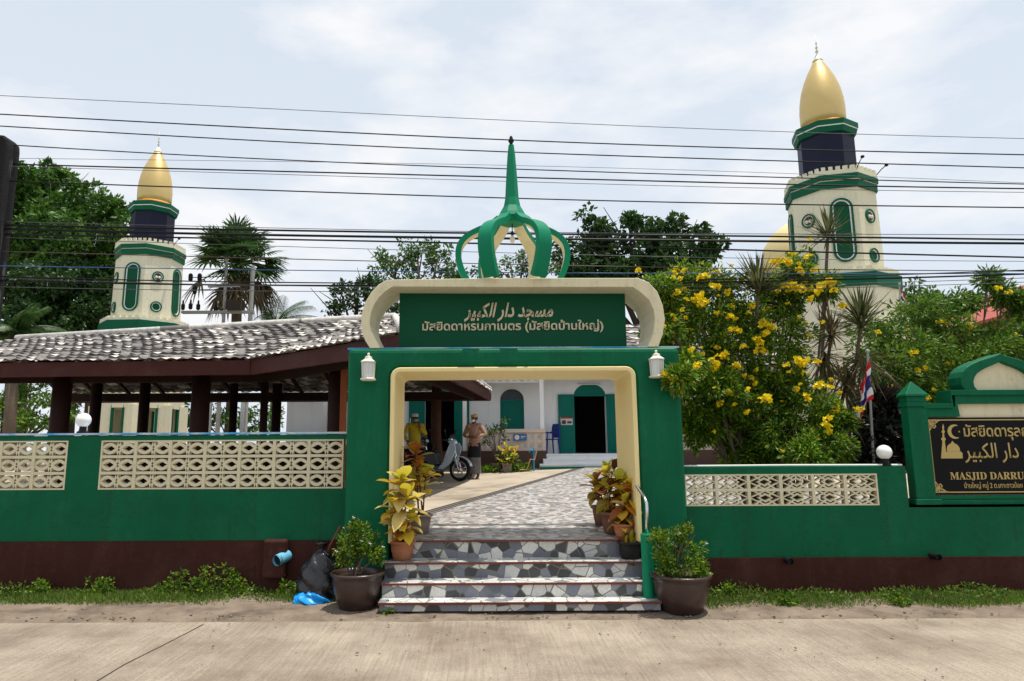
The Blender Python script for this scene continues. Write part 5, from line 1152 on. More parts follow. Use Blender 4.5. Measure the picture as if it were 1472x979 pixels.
# ============================================================ POTTED PLANTS
def pot(b, x, y, z, rt, h, taper=.72, lip=.1, n=24):
    b.lathe([(rt * taper * .9, 0), (rt * taper, .005), (rt * (taper + (1 - taper) * .6), h * .55), (rt * .95, h * .86), (rt * (1 + lip * .9), h * .88), (rt * (1 + lip), h * .93), (rt * (1 + lip * .8), h), (rt * .9, h), (rt * .86, h * .88)], (x, y, z), n, cap=False)
def croton(label, px, py, Y, z, rt, h, pmat, stems, group='crotons in pots at the entrance steps', out=0):
    x = xx(px, py, Y); t = thing('potted_croton', label, 'potted plant', (x, Y, z), group)
    b = MB(); pot(b, x, Y, z, rt, h); b.build('pot', pmat, t, smooth=True)
    b = MB(); b.lathe([(rt * .87, h * .86), (.01, h * .9)], (x, Y, z), 20); b.build('soil', 'soil', t)
    for (spx, spy, n, L_, Wd, mt) in stems:
        e = P(spx, spy, Y - out + rnd(-.05, .05)); o = Vector((x + rnd(-.04, .04), Y, z + h * .85)); sm = MB(); sm.tube([o, o.lerp(e, .5) + Vector((0, 0, .03)), e], [.011, .009, .006], 6)
        st = sm.build('stem', 'bark_red', t, smooth=True); b = MB(); ln = (e - o).length
        n = int(n * 1.25)
        for i in range(n):
            f_ = 1 - (i / n) ** 1.3 * min(.75, .20 / max(.1, ln)); p = o.lerp(e, f_); az_ = i * 2.4 + rnd(-.3, .3); el_ = R(78 - 95 * (i / n) ** .8 + rnd(-12, 12)); d = Vector((math.cos(az_) * math.cos(el_), math.sin(az_) * math.cos(el_), math.sin(el_)))
            s_ = d.cross(Vector((0, 0, 1)) + Vector((rnd(-.3, .3), rnd(-.3, .3), 0)))
            b.blade(p, d, s_, L_ * 1.2 * rnd(.7, 1.15), Wd * rnd(1.35, 1.85), rnd(.15, .6), 6, fold=.25, shape=lambda t_: math.sin(math.pi * min(1, .05 + t_ * .95) ** 1.25) ** .75)
        b.build('leaves', mt, st, smooth=True)
    return t
random.seed(44)
croton('yellow leaved croton in a terracotta pot standing on the upper step', 578, 803, 7.66, .422, .135, .2, 'terracotta', [(566, 752, 9, .17, .075, 'leaf_yellow'), (585, 715, 14, .22, .085, 'leaf_yellow'), (575, 690, 15, .22, .085, 'leaf_yellow'), (592, 745, 9, .18, .08, 'leaf_yellow'), (566, 728, 9, .2, .08, 'leaf_yellow'), (580, 757, 8, .14, .06, 'leaf_orange')], out=.27)
croton('tall croton with orange top leaves in a greyish pot behind the terracotta one', 604, 766, G(604, 766, .63).y, .635, .135, .21, 'pot_grey', [(612, 682, 9, .22, .085, 'leaf_yellow'), (597, 648, 12, .20, .075, 'leaf_orange'), (600, 668, 7, .19, .07, 'leaf_orange'), (596, 695, 8, .22, .08, 'leaf_yellow')])
croton('wine red and green croton in the rearmost brown pot by the lining', 868, 756, G(868, 756, .64).y, .645, .145, .24, 'pot_brown', [(856, 690, 12, .2, .08, 'leaf_wine'), (872, 678, 12, .2, .08, 'leaf_yellow'), (884, 672, 10, .18, .07, 'leaf_wine'), (862, 706, 10, .18, .075, 'leaf_wine')])
croton('mixed yellow croton in the middle brown pot on the landing', 882, 767, G(882, 767, .63).y, .635, .145, .24, 'pot_brown', [(890, 692, 12, .2, .08, 'leaf_yellow'), (876, 700, 12, .2, .08, 'leaf_wine'), (900, 690, 10, .18, .075, 'leaf_yellow'), (885, 715, 9, .16, .07, 'leaf_yellow')])
croton('small orange croton in a light terracotta pot just above the black pot', 897, 773, G(897, 773, .62).y, .62, .115, .15, 'terracotta', [(900, 705, 11, .19, .08, 'leaf_orange'), (908, 698, 10, .19, .08, 'leaf_yellow'), (885, 745, 9, .13, .06, 'leaf_yellow'), (905, 738, 10, .14, .06, 'leaf_orange'), (898, 720, 9, .17, .07, 'leaf_yellow')])
x = xx(906, 800, 7.64); t = thing('potted_croton', 'low sparse croton in a black plastic pot standing on the upper step', 'potted plant', (x, 7.64, .422), 'crotons in pots at the entrance steps')
b = MB(); pot(b, x, 7.64, .422, .125, .18, .8); b.build('pot', 'pot_black', t, smooth=True)
b = MB(); b.lathe([(.1, .15), (.01, .16)], (x, 7.64, .422), 16); b.build('soil', 'soil', t)
b = MB()
for i in range(16): b.blade((x + rnd(-.05, .05), 7.66, .57), (rnd(-.7, .7), rnd(-.4, .5), 1), (1, .2, 0), rnd(.1, .24), .05, .3, 4)
b.build('leaves', 'leaf_wine', t)

def planter(label, px, py, Y, rt, h, sprigs, rb, flowers, pl='pot_glaze'):
    x = xx(px, py, Y); t = thing('potted_bush', label, 'potted plant', (x, Y, 0), 'glazed planters flanking the steps')
    b = MB(); b.lathe([(rt * .62, 0), (rt * .7, .02), (rt * .93, h * .5), (rt * .99, h * .8), (rt * .97, h * .88), (rt * 1.08, h * .92), (rt * 1.1, h * .97), (rt * 1.04, h), (rt * .92, h * .99), (rt * .88, h * .85)], (x, Y, 0), 32, cap=False); b.build('pot', pl, t, smooth=True)
    b = MB(); b.lathe([(rt * .9, h * .86), (.02, h * .93)], (x, Y, 0), 24); b.build('soil', 'soil', t)
    pts, dr, fl = [], [], []; b = MB(); o0 = Vector((x, Y, h * .88))
    for (sx, sy, r) in sprigs:
        c = P(sx, sy, Y + rnd(-.12, .12)); r = r * S(sx, sy, Y); o = o0 + Vector((rnd(-.08, .08), rnd(-.06, .06), 0))
        b.tube([o, o.lerp(c, .5) + Vector((rnd(-.03, .03), rnd(-.03, .03), .02)), c], [.012, .009, .004], 6)
        for q in range(5): b.tube([o.lerp(c, .6), c + Vector((rnd(-1, 1), rnd(-1, 1), rnd(-.2, 1))) * r], [.005, .002], 4)
        for q in range(16):
            d = Vector((rnd(-1, 1), rnd(-1, 1), rnd(-.6, 1))).normalized(); a = c + d * r * rnd(.3, 1.0); p_, d_ = blob(tuple(a), .05, 20, .2); pts.append(p_); dr.append(d_ + np.array(d) * .8)
            if rnd(0, 1) < flowers: fl.append(a + d * .05 + Vector((0, -.02, .015)))
    b.build('stems', 'bark', t)
    leaves('foliage', 'leaf_bush', t, np.concatenate(pts), .042, .02, np.concatenate(dr), .1, .5)
    b = MB()
    for p in fl:
        for q in range(5): a = q * 1.2566; b.blade(p, (math.cos(a), -.5, math.sin(a)), (0, 1, .1), .023, .018, 0, 2)
    b.build('blossoms', 'petal_white', t)
    return t
planter('small-leaved bush with white flowers in brown glazed planter beside the black rubbish bag', 513, 875, 7.25, .255, .37, [(515, 772, 20), (500, 785, 17), (535, 785, 16), (520, 795, 22), (540, 800, 13), (498, 803, 14), (510, 762, 12)], 1, .12)
planter('straggly white flowered bush in brown glazed planter at the foot of the green rail post', 981, 882, 7.05, .275, .37, [(970, 775, 20), (955, 800, 18), (990, 795, 20), (975, 812, 22), (1005, 815, 13), (948, 775, 12), (985, 770, 14), (1008, 830, 10), (960, 825, 14)], 1, .10)

# ============================================================ SMALL THINGS BY THE ROAD
def crumple(prof, c, name, mat, label, cat, sc=(1, 1), amp=.12, n=40, m_=22, seed=1, group=None):
    rs = np.random.default_rng(seed); b = MB(); k = [(rs.uniform(3, 9), rs.uniform(4, 14), rs.uniform(0, 6)) for _ in range(9)]
    vs = []
    for i in range(m_ + 1):
        s_ = i / m_ * (len(prof) - 1); i0 = min(int(s_), len(prof) - 2); f_ = s_ - i0
        r = prof[i0][0] * (1 - f_) + prof[i0 + 1][0] * f_; z = prof[i0][1] * (1 - f_) + prof[i0 + 1][1] * f_
        for j in range(n):
            a = 2 * math.pi * j / n; w_ = sum(abs(math.sin(kx * a / 2 * 1.0 + kz * z * 3 + ph)) for kx, kz, ph in k) / 9 - .63
            rr = r * (1 + amp * w_ * 2.2); vs.append((c[0] + rr * math.cos(a) * sc[0], c[1] + rr * math.sin(a) * sc[1], c[2] + z * (1 + .1 * w_)))
    fs = [(i * n + j, i * n + (j + 1) % n, (i + 1) * n + (j + 1) % n, (i + 1) * n + j) for i in range(m_) for j in range(n)] + [tuple(range(m_ * n, (m_ + 1) * n))]
    b.add(vs, fs); return tag(b.build(name, mat, loc=c, smooth=True), label, cat, group)
c = P(460, 858, 7.62)
bag = crumple([(.15, 0), (.23, .05), (.245, .15), (.22, .28), (.17, .40), (.09, .49), (.035, .53), (.05, .56), (.085, .61)], (c.x, 7.62, 0), 'rubbish_bag', 'bag_black', 'knotted full black rubbish bag leaning near the wall plinth', 'rubbish bag', (1, .8), .22, 72, 34, 3)
c = P(449, 868, 7.48)
c.z = 0; crumple([(.16, 0), (.175, .03), (.155, .07), (.12, .11), (.075, .13), (.03, .15)], (c.x, 7.48, 0), 'plastic_bag', 'bag_blue', 'bright blue plastic bag lying flat before the black rubbish bag', 'plastic bag', (1.05, .6), .75, 90, 30, 9)
a, e = P(474, 785, 7.75), P(489, 757, 7.86); b = MB(); b.tube([(a.x - .1, 7.68, a.z - .35), a, e], .012, 6); tag(b.build('wooden_stick', 'orange_wood', loc=tuple(a)), 'short brown wooden stick poking up behind the black rubbish bag', 'stick')
def stub(px, py, r, mat, label, out=.14, Yw=YL):
    p = P(px, py, Yw - out); b = MB(); n = 20
    b.lathe([(r * .86, .03), (r * .86, 0), (r, 0), (r, out + .06)], (p.x, Yw - out, p.z), n, axis='y', cap=False); t = thing('drain_pipe', label, 'pipe', (p.x, Yw, p.z)); b.build('pipe', mat, t, smooth=False)
    b = MB(); b.lathe([(.001, .031), (r * .86, .03)], (p.x, Yw - out, p.z), n, axis='y'); b.build('pipe_bore', 'black_plastic', t)
    return t
q = P(398, 806, YL - .2); t = thing('drain_pipe', 'stubby pale blue drain pipe end poking from the brown plinth', 'pipe', (q.x, YL, q.z))
b = MB(); b.tube([(q.x + .065, YL - .02, q.z + .03), (q.x, YL - .2, q.z)], .062, 20, cap=False); b.tube([(q.x + .01, YL - .185, q.z + .004), (q.x, YL - .2005, q.z)], .056, 20, cap=False); b.build('pipe', 'pipe_blue', t)
b = MB(); b.tube([(q.x + .02, YL - .17, q.z + .008), (q.x + .006, YL - .19, q.z + .003)], .057, 20); b.build('pipe_bore', 'black_plastic', t)
b = MB(); p = P(400, 790, YL); b.box(p.x - .14, p.x + .12, YL - .12, YL, p.z - .3, p.z + .12); b.build('concrete_surround', 'plinth_brown', t, bevel=.03)
stub(1137, 807.5, .035, 'black_plastic', 'dark drain pipe stub in the plinth under the diamond block panel', .13, YR)
stub(1350, 801.5, .035, 'black_plastic', 'dark drain pipe stub in the plinth under the mosque sign board', .13, YR)

def lantern(px, py, label):
    Y = YG - .1; p = P(px, py, Y); x, z = p.x, p.z; t = thing('wall_lantern', label, 'wall lamp', (x, YG, z), 'white lanterns on the gateway pillars')
    b = MB(); b.lathe([(.088, .075), (.09, .085), (.06, .105), (.045, .115), (.04, .14), (.015, .15), (.012, .165), (.018, .172), (.005, .185)], (x, Y, z), 6, R(30)); b.build('roof', 'lamp_white', t)
    b = MB(); b.lathe([(.075, -.125), (.092, -.115), (.092, -.105), (.07, -.095)], (x, Y, z), 6, R(30)); 
    for q in range(6): a = R(30 + 60 * q); b.tube([(x + .066 * math.cos(a), Y + .066 * math.sin(a), z - .1), (x + .075 * math.cos(a), Y + .075 * math.sin(a), z + .08)], .0075, 6)
    b.build('frame', 'lamp_white', t)
    b = MB(); b.lathe([(.06, -.095), (.068, .076)], (x, Y, z), 6, R(30)); b.build('glass', 'glass_clear', t)
    b = MB(); b.box(x - .03, x + .03, YG - .03, YG - .001, z - .1, z + .06); b.box(x - .012, x + .012, Y + .04, YG - .02, z - .12, z - .1); b.build('bracket', 'lamp_white', t)
lantern(529.5, 531, 'white hexagonal lantern on the gateway pillar nearest the pavilion')
lantern(944, 527, 'white hexagonal lantern on the gateway pillar touched by the flowering bush')
def globe(px, py, Y, zbase, label):
    p = P(px, py, Y); r = 10.3 * S(px, py, Y); t = thing('globe_lamp', label, 'globe lamp', (p.x, Y, zbase), 'white globe lamps on the walls')
    b = MB(); b.ball(tuple(p), r, 24); b.build('globe', 'porcelain', t, smooth=True)
    b = MB(); b.lathe([(.062, zbase), (.062, zbase + .015), (.04, zbase + .03), (.035, p.z - r * .75), (.055, p.z - r * .7), (.055, p.z - r * .6)], (p.x, Y, 0), 14); b.build('base', 'black_plastic', t)
globe(120, 604, YL + .08, zz(623, 300, YL) + .012, 'white globe lamp on a black foot on top of the blue edged wall')
globe(1271, 650, YR + .08, zz(671, 1140, YR), 'white globe lamp on the lower wall close to the sign wall post')

# handrail
t = thing('handrail', 'bent steel handrail rising from a round green concrete post', 'handrail', (xx(933, 850, 7.18), 7.18, .12))
p0 = P(933, 860, 7.18); pt = P(933, 767, 7.18); b = MB(); r = 8.5 * S(933, 800, 7.18); b.lathe([(r, .115), (r * .98, pt.z * .6), (r, pt.z - .01), (r * .9, pt.z)], (p0.x, 7.18, 0), 18); b.build('post', 'green_crown', t, smooth=False)
b = MB(); L_ = [P(930, 769, 7.18), P(930, 735, 7.18), P(929.5, 724, 7.19), P(926, 714, 7.27), P(918, 702, 7.5), P(905, 684, 8.1), P(893, 667, 8.7), P(889, 663, 8.85)]; b.tube(L_, .018, 10); b.build('rail', 'metal_steel', t, smooth=True)

# flags
def flag(label, poletop, polebot, Y, folds, sc):
    a, e = P(*poletop, Y), P(*polebot, Y); t = thing('flag', label, 'flag', (e.x, Y, e.z)); b = MB(); b.tube([(e.x, Y, e.z), (a.x, Y, a.z)], .016, 7); b.ball(tuple(a), .03, 8); b.build('pole', 'grey_concrete', t)
    b = MB()
    x0, z0 = a.x, a.z - folds[0]; cols = [0, 1, 2, 2, 1, 0]; H = folds[1]; n = 18; m_ = 16
    vs = []
    for i in range(n + 1):
        u = i / n
        for j in range(m_ + 1):
            v = j / m_; sag = u * (1 - .25 * v)
            vs.append((x0 + folds[2] * sc * (u ** .8) * (.5 + .5 * v) + .015 * math.sin(v * 9 + u * 5), Y - .02 - .07 * math.sin(u * 15 + v * 2) * u, z0 - H * v - H * .75 * u + .03 * math.sin(u * 8)))
    for i in range(n):
        for j in range(m_):
            b.add([], []); b.f.append((i * (m_ + 1) + j, i * (m_ + 1) + j + 1, (i + 1) * (m_ + 1) + j + 1, (i + 1) * (m_ + 1) + j)); b.mi.append([0, 1, 2, 2, 1, 0][min(5, j * 6 // m_)])
    b.v = vs; b.build('flag_cloth', ['flag_red', 'flag_white', 'flag_blue'], t, smooth=True)
    return t
flag('red white and blue striped flag drooping from its pole beside the flowering bush', (1247, 505), (1256, 665), 8.75, (.12, .5, .26), -1)
flag('small faded striped flag on a tall pole above the shrubs, far behind the sign wall', (1293, 408), (1300, 600), 15.0, (.15, .36, .28), .8)

# ============================================================ GRASS
def grass(name, x0, x1, yf, n, seed):
    rs = np.random.default_rng(seed); x = rs.uniform(x0, x1, n * 2); y = (YL if x1 < 0 else YR) - .03 - np.abs(rs.normal(0, .24, n * 2))
    dn = .35 + .65 * np.sin(x * 3.1 + seed) * np.sin(x * 1.3 + 2) ; k = (rs.random(n * 2) < .2 + .8 * dn) & (y > yf + .06 * np.sin(x * 5)); x, y = x[k], y[k]
    p = np.stack([x, y, np.full(len(x), .005)], 1); d = rs.normal(size=(len(x), 3)) * .55; d[:, 2] = 1
    o = leaves(name, 'grass', None, p, .075, .009, d, 0, .1); struct(o, 'stuff'); return o
grass('grass', -9, -1.45, 7.42, 34000, 3); grass('grass', 2.25, 9, 7.12, 30000, 5)
random.seed(9)
WP = [(262, 838, 7.3, 24, 'low weed clump in the grass beneath the pale block panel'), (305, 826, 7.35, 28, 'tallest leafy weed clump growing against the brown plinth'), (338, 842, 7.3, 20, 'leafy weed growing next to the blue drain pipe'), (150, 850, 7.25, 16, 'small weed clump in the grass below the wide green wall pier'), (60, 852, 7.2, 14, 'small weed clump in the grass near the frame edge below the short block panel'), (420, 858, 7.25, 13, 'weeds sprouting beside the blue plastic bag'), (1045, 862, 7.1, 16, 'weeds trailing beside the straggly planter at the plinth'), (1130, 872, 7.05, 10, 'little weed under the dark pipe stub below the diamond blocks'), (1290, 872, 7.05, 11, 'little weed at the plinth below the sign wall post'), (560, 882, 6.5, 7, 'tiny weed tuft at the corner of the lowest step')]
for px, py, Y, r, lab in WP:
    c = G(px, py, 0); Y = min(c.y, (YL if px < 700 else YR) - .1); c = P(px, py, Y); t = thing('weed', lab, 'weed', (c.x, Y, 0), 'weeds along the foot of the walls'); r *= S(px, py, Y); pts, dr = [], []
    b = MB()
    for q in range(int(9 + r * 50)):
        a = rnd(0, 6.28); h = rnd(.3, 1.25) * r * 1.15; e = Vector((c.x + r * rnd(.1, 1.2) * math.cos(a), Y - .0 + r * .7 * rnd(.1, 1) * math.sin(a) - .03, h)); e.y = min(e.y, (YL if px < 700 else YR) - .05); b.tube([(c.x + (e.x - c.x) * .3, Y - .03, 0), e], [.004, .002], 4); p_, d_ = blob(tuple(e), .05, 16, .2); pts.append(p_); dr.append(d_)
    b.build('stems', 'bark', t); pp = np.concatenate(pts); pp[:, 2] = np.maximum(pp[:, 2], .01); leaves('leaves', 'leaf_bush', t, pp, .045, .026, np.concatenate(dr), .1, .5)
def cover(name, x0, x1, yb, n, seed):
    rs = np.random.default_rng(seed); x = rs.uniform(x0, x1, n); y = yb - .03 - np.abs(rs.normal(0, .17, n)); f = .5 + .5 * np.sin(x * 2.3 + seed) * np.sin(x * 5.1)
    z = rs.random(n) * (.04 + .13 * f * np.clip(1 - (yb - y) / .4, .1, 1)); k = rs.random(n) < .3 + .7 * f; p = np.stack([x, y, z], 1)[k]
    o = leaves(name, 'grass', None, p, .045, .022, rs.normal(size=(len(p), 3)) * .7 + np.array([0, -.3, .6]), 0, .2); struct(o, 'stuff')
cover('ground_cover', -9, -1.4, YL, 9000, 4); cover('ground_cover', 2.2, 9, YR, 7000, 8)
# dry twig and fallen leaves
b = MB()
for i in range(60):
    x = rnd(-4.8, 4.9); y = 7.25 - abs(random.gauss(0, .28)) if rnd(0, 1) < .8 else rnd(5, 7.2)
    if -1.15 < x < 2.0 and y > 6.85: continue
    a = rnd(0, 6.28); b.blade((x, y, .014), (math.cos(a), math.sin(a), .15), (-math.sin(a), math.cos(a), .2), rnd(.03, .07), rnd(.015, .03), -.05, 3)
struct(b.build('fallen_leaves', 'leaf_palm_dry'), 'stuff')
b = MB()
for i in range(420):
    x = rnd(-5, 5); y = 6.8 + abs(random.gauss(0, .22)); s_ = rnd(.004, .016)
    if i < 150: y = rnd(4.6, 6.75); s_ *= .6
    b.ball((x, y, .012), s_, 6, sc=(1, .8, .6))
struct(b.build('pebbles', 'pebble'), 'stuff')

# ============================================================ YARD THINGS
random.seed(55)
# pots in front of the parapet
def yard_plant(label, px, py, Y, kind):
    x = xx(px, py, Y); z = yz(x, Y) - .03; t = thing('potted_plant', label, 'potted plant', (x, Y, z), 'potted plants below the veranda parapet')
    b = MB(); b.lathe([(.14, 0), (.19, .2), (.2, .24), (.17, .24), (.16, .2)], (x, Y, z), 4, R(45), cap=False); b.build('pot', 'pot_grey', t)
    b = MB()
    if kind == 'tall':
        pts = []
        for q in range(9):
            e = Vector((x + rnd(-.35, .35), Y + rnd(-.2, .2), z + rnd(.7, 1.42))); b.tube([(x, Y, z + .2), Vector((x, Y, z + .2)).lerp(e, .5) + Vector((rnd(-.1, .1), 0, .1)), e], [.015, .01, .005], 5); pts.append(blob(tuple(e), .16, 26, .2)[0])
        b.build('stems', 'bark', t); leaves('leaves', 'leaf_pale', t, np.concatenate(pts), .11, .05, None, .1)
    else:
        for q in range(46):
            a = rnd(0, 6.28); el_ = R(rnd(0, 85)); b.blade((x + rnd(-.25, .25), Y + rnd(-.15, .1), z + rnd(.25, .7)), (math.cos(a) * math.cos(el_), math.sin(a) * math.cos(el_), math.sin(el_)), (rnd(-1, 1), rnd(-1, 1), .2), rnd(.18, .3), .08, .3, 4)
        b.build('leaves', 'leaf_yellow', t)
        leaves('lower_leaves', 'leaf_bush', t, blob((x, Y, z + .35), .3, 160, .2)[0], .16, .06, None, .2)
yard_plant('tall wispy pale plant in a square grey pot below the veranda parapet', 714, 676, 19.4, 'tall')
yard_plant('low yellow leaved plant in a square grey pot below the veranda parapet', 729, 677, 19.2, 'low')
for px, py, lab in ((748, 672, 'low green weeds growing beside the yellow potted plant'), (700, 674, 'low green weeds at the foot of the veranda base')):
    p = P(px, py, 19.2); z = yz(p.x, 19.2); t = thing('weed', lab, 'weed', (p.x, 19.2, z)); pt_ = blob((p.x, 19.2, z + .08), .35, 260, .1, (1, .6, .3))[0]; pt_[:, 2] = np.maximum(pt_[:, 2], z); leaves('leaves', 'leaf_bush', t, pt_, .11, .05, None, -.3)
# standpipe with hose
p = P(767.5, 678, 19.2); z = yz(p.x, 19.2); zt = zz(645, 767, 19.2); t = thing('standpipe', 'blue water standpipe with a yellow hose beside the veranda steps', 'standpipe', (p.x, 19.2, z))
b = MB(); b.tube([(p.x, 19.2, z - .05), (p.x, 19.2, zt)], .024, 10); b.tube([(p.x, 19.2, zt - .04), (p.x - .1, 19.16, zt - .04), (p.x - .12, 19.16, zt - .1)], .022, 8); b.build('pipe', 'pipe_cyan', t)
b = MB(); b.tube([(p.x + .08, 19.15, zt - .05), (p.x + .02, 19.12, zt - .3), (p.x - .1, 19.1, z + .3), (p.x - .2, 19.1, z + .02), (p.x - .4, 19.0, z + .02)], .018, 6); b.build('hose', 'cap_tan', t)
# banner on parapet, notice on shutter
p0, p1 = P(738, 633.5, YV - .06), P(757, 624, YV - .06); b = MB(); b.box(p0.x, p1.x, YV - .075, YV - .05, p0.z, p1.z); t = tag(b.build('notice_board', 'notice_blue', loc=tuple(p0)), 'small blue notice panel with white round emblem fixed to the veranda parapet', 'notice')
b = MB(); h = p1.z - p0.z; b.lathe([(.001, 0), (h * .38, .0), (h * .38, .006)], (p0.x + h * .55, YV - .082, p0.z + h * .5), 16, axis='y'); b.box(p0.x + h * 1.15, p1.x - .04, YV - .08, YV - .075, p0.z + h * .55, p0.z + h * .66); b.box(p0.x + h * 1.15, p1.x - .1, YV - .08, YV - .075, p0.z + h * .34, p0.z + h * .43); b.build('emblem', 'flag_white', t)
p0, p1 = P(806.5, 611, YH - .1), P(823, 600, YH - .1); b = MB(); b.box(p0.x, p1.x, YH - .1, YH - .085, p0.z, p1.z); t = tag(b.build('notice', 'notice_white', loc=tuple(p0)), 'pale paper notice pinned to the open teal door leaf by the steps', 'notice')
b = MB(); h = p1.z - p0.z; b.box(p0.x, p1.x, YH - .104, YH - .1, p1.z - h * .16, p1.z); b.build('heading_strip', 'flag_red', t)
b = MB(); b.box(p0.x + .03, p0.x + .15, YH - .104, YH - .1, p0.z + h * .12, p0.z + h * .62); b.box(p0.x + .19, p1.x - .03, YH - .104, YH - .1, p0.z + h * .2, p0.z + h * .5); b.build('printed_picture', 'brown_base', t)
# plastic chair
def chair(label, x, y, z, rz):
    t = thing('plastic_chair', label, 'chair', (x, y, z), rz=rz); o = Vector((0, 0, 0)); bb = lambda nm, b: b.build(nm, 'chair_blue', t, local=True)
    b = MB(); b.box(-.21, .21, -.21, .2, .41, .44); bb('seat', b)
    b = MB(); b.bar([(-.22, .44), (-.21, .8), (-.16, .86), (.16, .86), (.21, .8), (.22, .44)], .05, .18, .22)
    for q in (-.1, 0, .1): b.box(q - .03, q + .03, .19, .21, .47, .84)
    bb('backrest', b)
    for sx in (-1, 1):
        for sy in (-1, 1): b = MB(); b.tube([(sx * .19, sy * .18, .42), (sx * .22, sy * .22, 0)], [.026, .02], 6); bb('leg', b)
    for sx in (-1, 1): b = MB(); b.tube([(sx * .23, .18, .62), (sx * .25, -.05, .64), (sx * .24, -.2, .6), (sx * .22, -.2, .42)], .02, 6); bb('armrest', b)
p = P(791, 651, 20.55); chair('dark blue plastic chair on the veranda next to the open teal door', p.x, 20.55, ZF, R(-70))

# ============================================================ MOTORBIKES
def motorbike(label, x, y, z, rz, body, shield):
    t = thing('motorbike', label, 'motorbike', (x, y, z), 'motorbikes parked in the yard', rz)
    M = lambda nm, b, mt, par=None, sm=False: b.build(nm, mt, par or t, smooth=sm, local=True)
    wr = .285; xf, xr_ = .62, -.6
    for nm, xw in (('front_wheel', xf), ('rear_wheel', xr_)):
        b = MB(); b.lathe([(wr - .08, -.035), (wr - .055, -.052), (wr - .015, -.042), (wr, -.012), (wr, .012), (wr - .015, .042), (wr - .055, .052), (wr - .08, .035)], (xw, 0, wr), 32, axis='y', cap=False); ty = M(nm, b, 'rubber', sm=True)
        b = MB(); b.lathe([(wr - .095, -.022), (wr - .075, -.03), (wr - .075, .03), (wr - .095, .022), (wr - .095, -.022)], (xw, 0, wr), 32, axis='y', cap=False)
        for q in range(5):
            a = R(72 * q + 15); b.tube([(xw + .04 * math.cos(a), 0, wr + .04 * math.sin(a)), (xw + (wr - .06) * math.cos(a + .15), 0, wr + (wr - .06) * math.sin(a + .15))], [.018, .013], 6)
        b.lathe([(.05, -.05), (.06, -.03), (.06, .03), (.05, .05)], (xw, 0, wr), 14, axis='y'); M('rim', b, 'metal_steel', ty, True)
    b = MB()
    for s_ in (-1, 1): b.tube([(xf, s_ * .075, wr), (xf - .1, s_ * .075, .62)], [.018, .02], 8)
    b.tube([(xf - .1, 0, .6), (xf - .2, 0, .95)], .03, 8); M('fork', b, 'metal_steel')
    b = MB(); n = 10; o = [(xf + (wr + .05) * math.cos(R(15 + 135 * i / n)), wr + (wr + .05) * math.sin(R(15 + 135 * i / n))) for i in range(n + 1)]; i_ = [(xf + (wr + .03) * math.cos(R(15 + 135 * i / n)), wr + (wr + .03) * math.sin(R(15 + 135 * i / n))) for i in range(n + 1)]
    b.band(o, i_, -.06, .06); b.prism([(xf + .02, wr + .28), (xf - .02, wr + .1), (xf - .12, wr + .2), (xf - .16, wr + .28)], -.07, -.055); M('front_fender', b, body, bevel=0) if False else M('front_fender', b, body)
    b = MB()                                     # leg shield sweeping back to the footboard
    pr = [(.50, .98, .08), (.50, .84, .19), (.44, .66, .23), (.35, .46, .21), (.24, .32, .16), (.10, .26, .11)]
    vs = []
    for px_, pz_, hw in pr:
        for u in (-1, -.6, 0, .6, 1): vs.append((px_ - .10 * abs(u) ** 1.5, hw * u, pz_))
    b.add(vs, [(i * 5 + j, i * 5 + j + 1, (i + 1) * 5 + j + 1, (i + 1) * 5 + j) for i in range(len(pr) - 1) for j in range(4)]); ls = M('leg_shield', b, shield, sm=True); md = ls.modifiers.new('s', 'SOLIDIFY'); md.thickness = .025
    for s_ in (-1, 1):
        b = MB(); b.prism([(.52, .96), (.60, .82), (.54, .64), (.42, .42), (.24, .29), (.08, .29), (.16, .40), (.33, .60), (.42, .90)], s_ * .15, s_ * .185); M('side_cowl', b, shield).modifiers.new('b', 'BEVEL').width = .012
    b = MB(); b.prism([(.32, .95), (.33, 1.05), (.40, 1.07), (.47, 1.03), (.53, .95), (.50, .90), (.40, .91)], -.10, .10); M('handlebar_cowl', b, body).modifiers.new('b', 'BEVEL').width = .02
    b = MB(); b.prism([(.36, 1.07), (.41, 1.15), (.43, 1.14), (.46, 1.035)], -.07, .07); M('visor', b, 'bike_dark')
    b = MB(); b.ball((.50, 0, .955), .055, 14, sc=(.7, 1.4, .8)); M('headlight', b, 'glass_clear', sm=True)
    b = MB(); b.tube([(.36, -.16, 1.0), (.32, -.34, 1.02)], .017, 8); b.tube([(.36, .16, 1.0), (.32, .34, 1.02)], .017, 8); b.tube([(.37, -.2, 1.0), (.37, .2, 1.0)], .014, 8); M('handlebar', b, 'black_plastic')
    for s_ in (-1, 1):
        b = MB(); b.tube([(.35, s_ * .22, 1.02), (.36, s_ * .28, 1.2)], .008, 6); b.ball((.35, s_ * .29, 1.24), .06, 10, sc=(.3, 1, .7)); M('mirror', b, 'black_plastic', sm=True)
    b = MB()                                     # seat
    b.prism([(-.02, .70), (-.06, .76), (-.25, .755), (-.42, .79), (-.68, .80), (-.72, .76), (-.4, .70)], -.11, .11); M('seat', b, 'black_plastic').modifiers.new('b', 'BEVEL').width = .02
    b = MB(); b.prism([(.1, .40), (.02, .62), (-.02, .70), (-.4, .70), (-.74, .75), (-.86, .72), (-.62, .58), (-.32, .50), (-.12, .36)], -.12, .12); M('side_fairing', b, 'bike_dark').modifiers.new('b', 'BEVEL').width = .025
    b = MB(); b.box(-.9, -.85, -.09, .09, .64, .72); M('tail_light', b, 'red_light')
    b = MB(); b.prism([(-.55, .55), (-.78, .62), (-.95, .44), (-.93, .42), (-.78, .56)], -.07, .07); M('rear_fender', b, 'black_plastic')
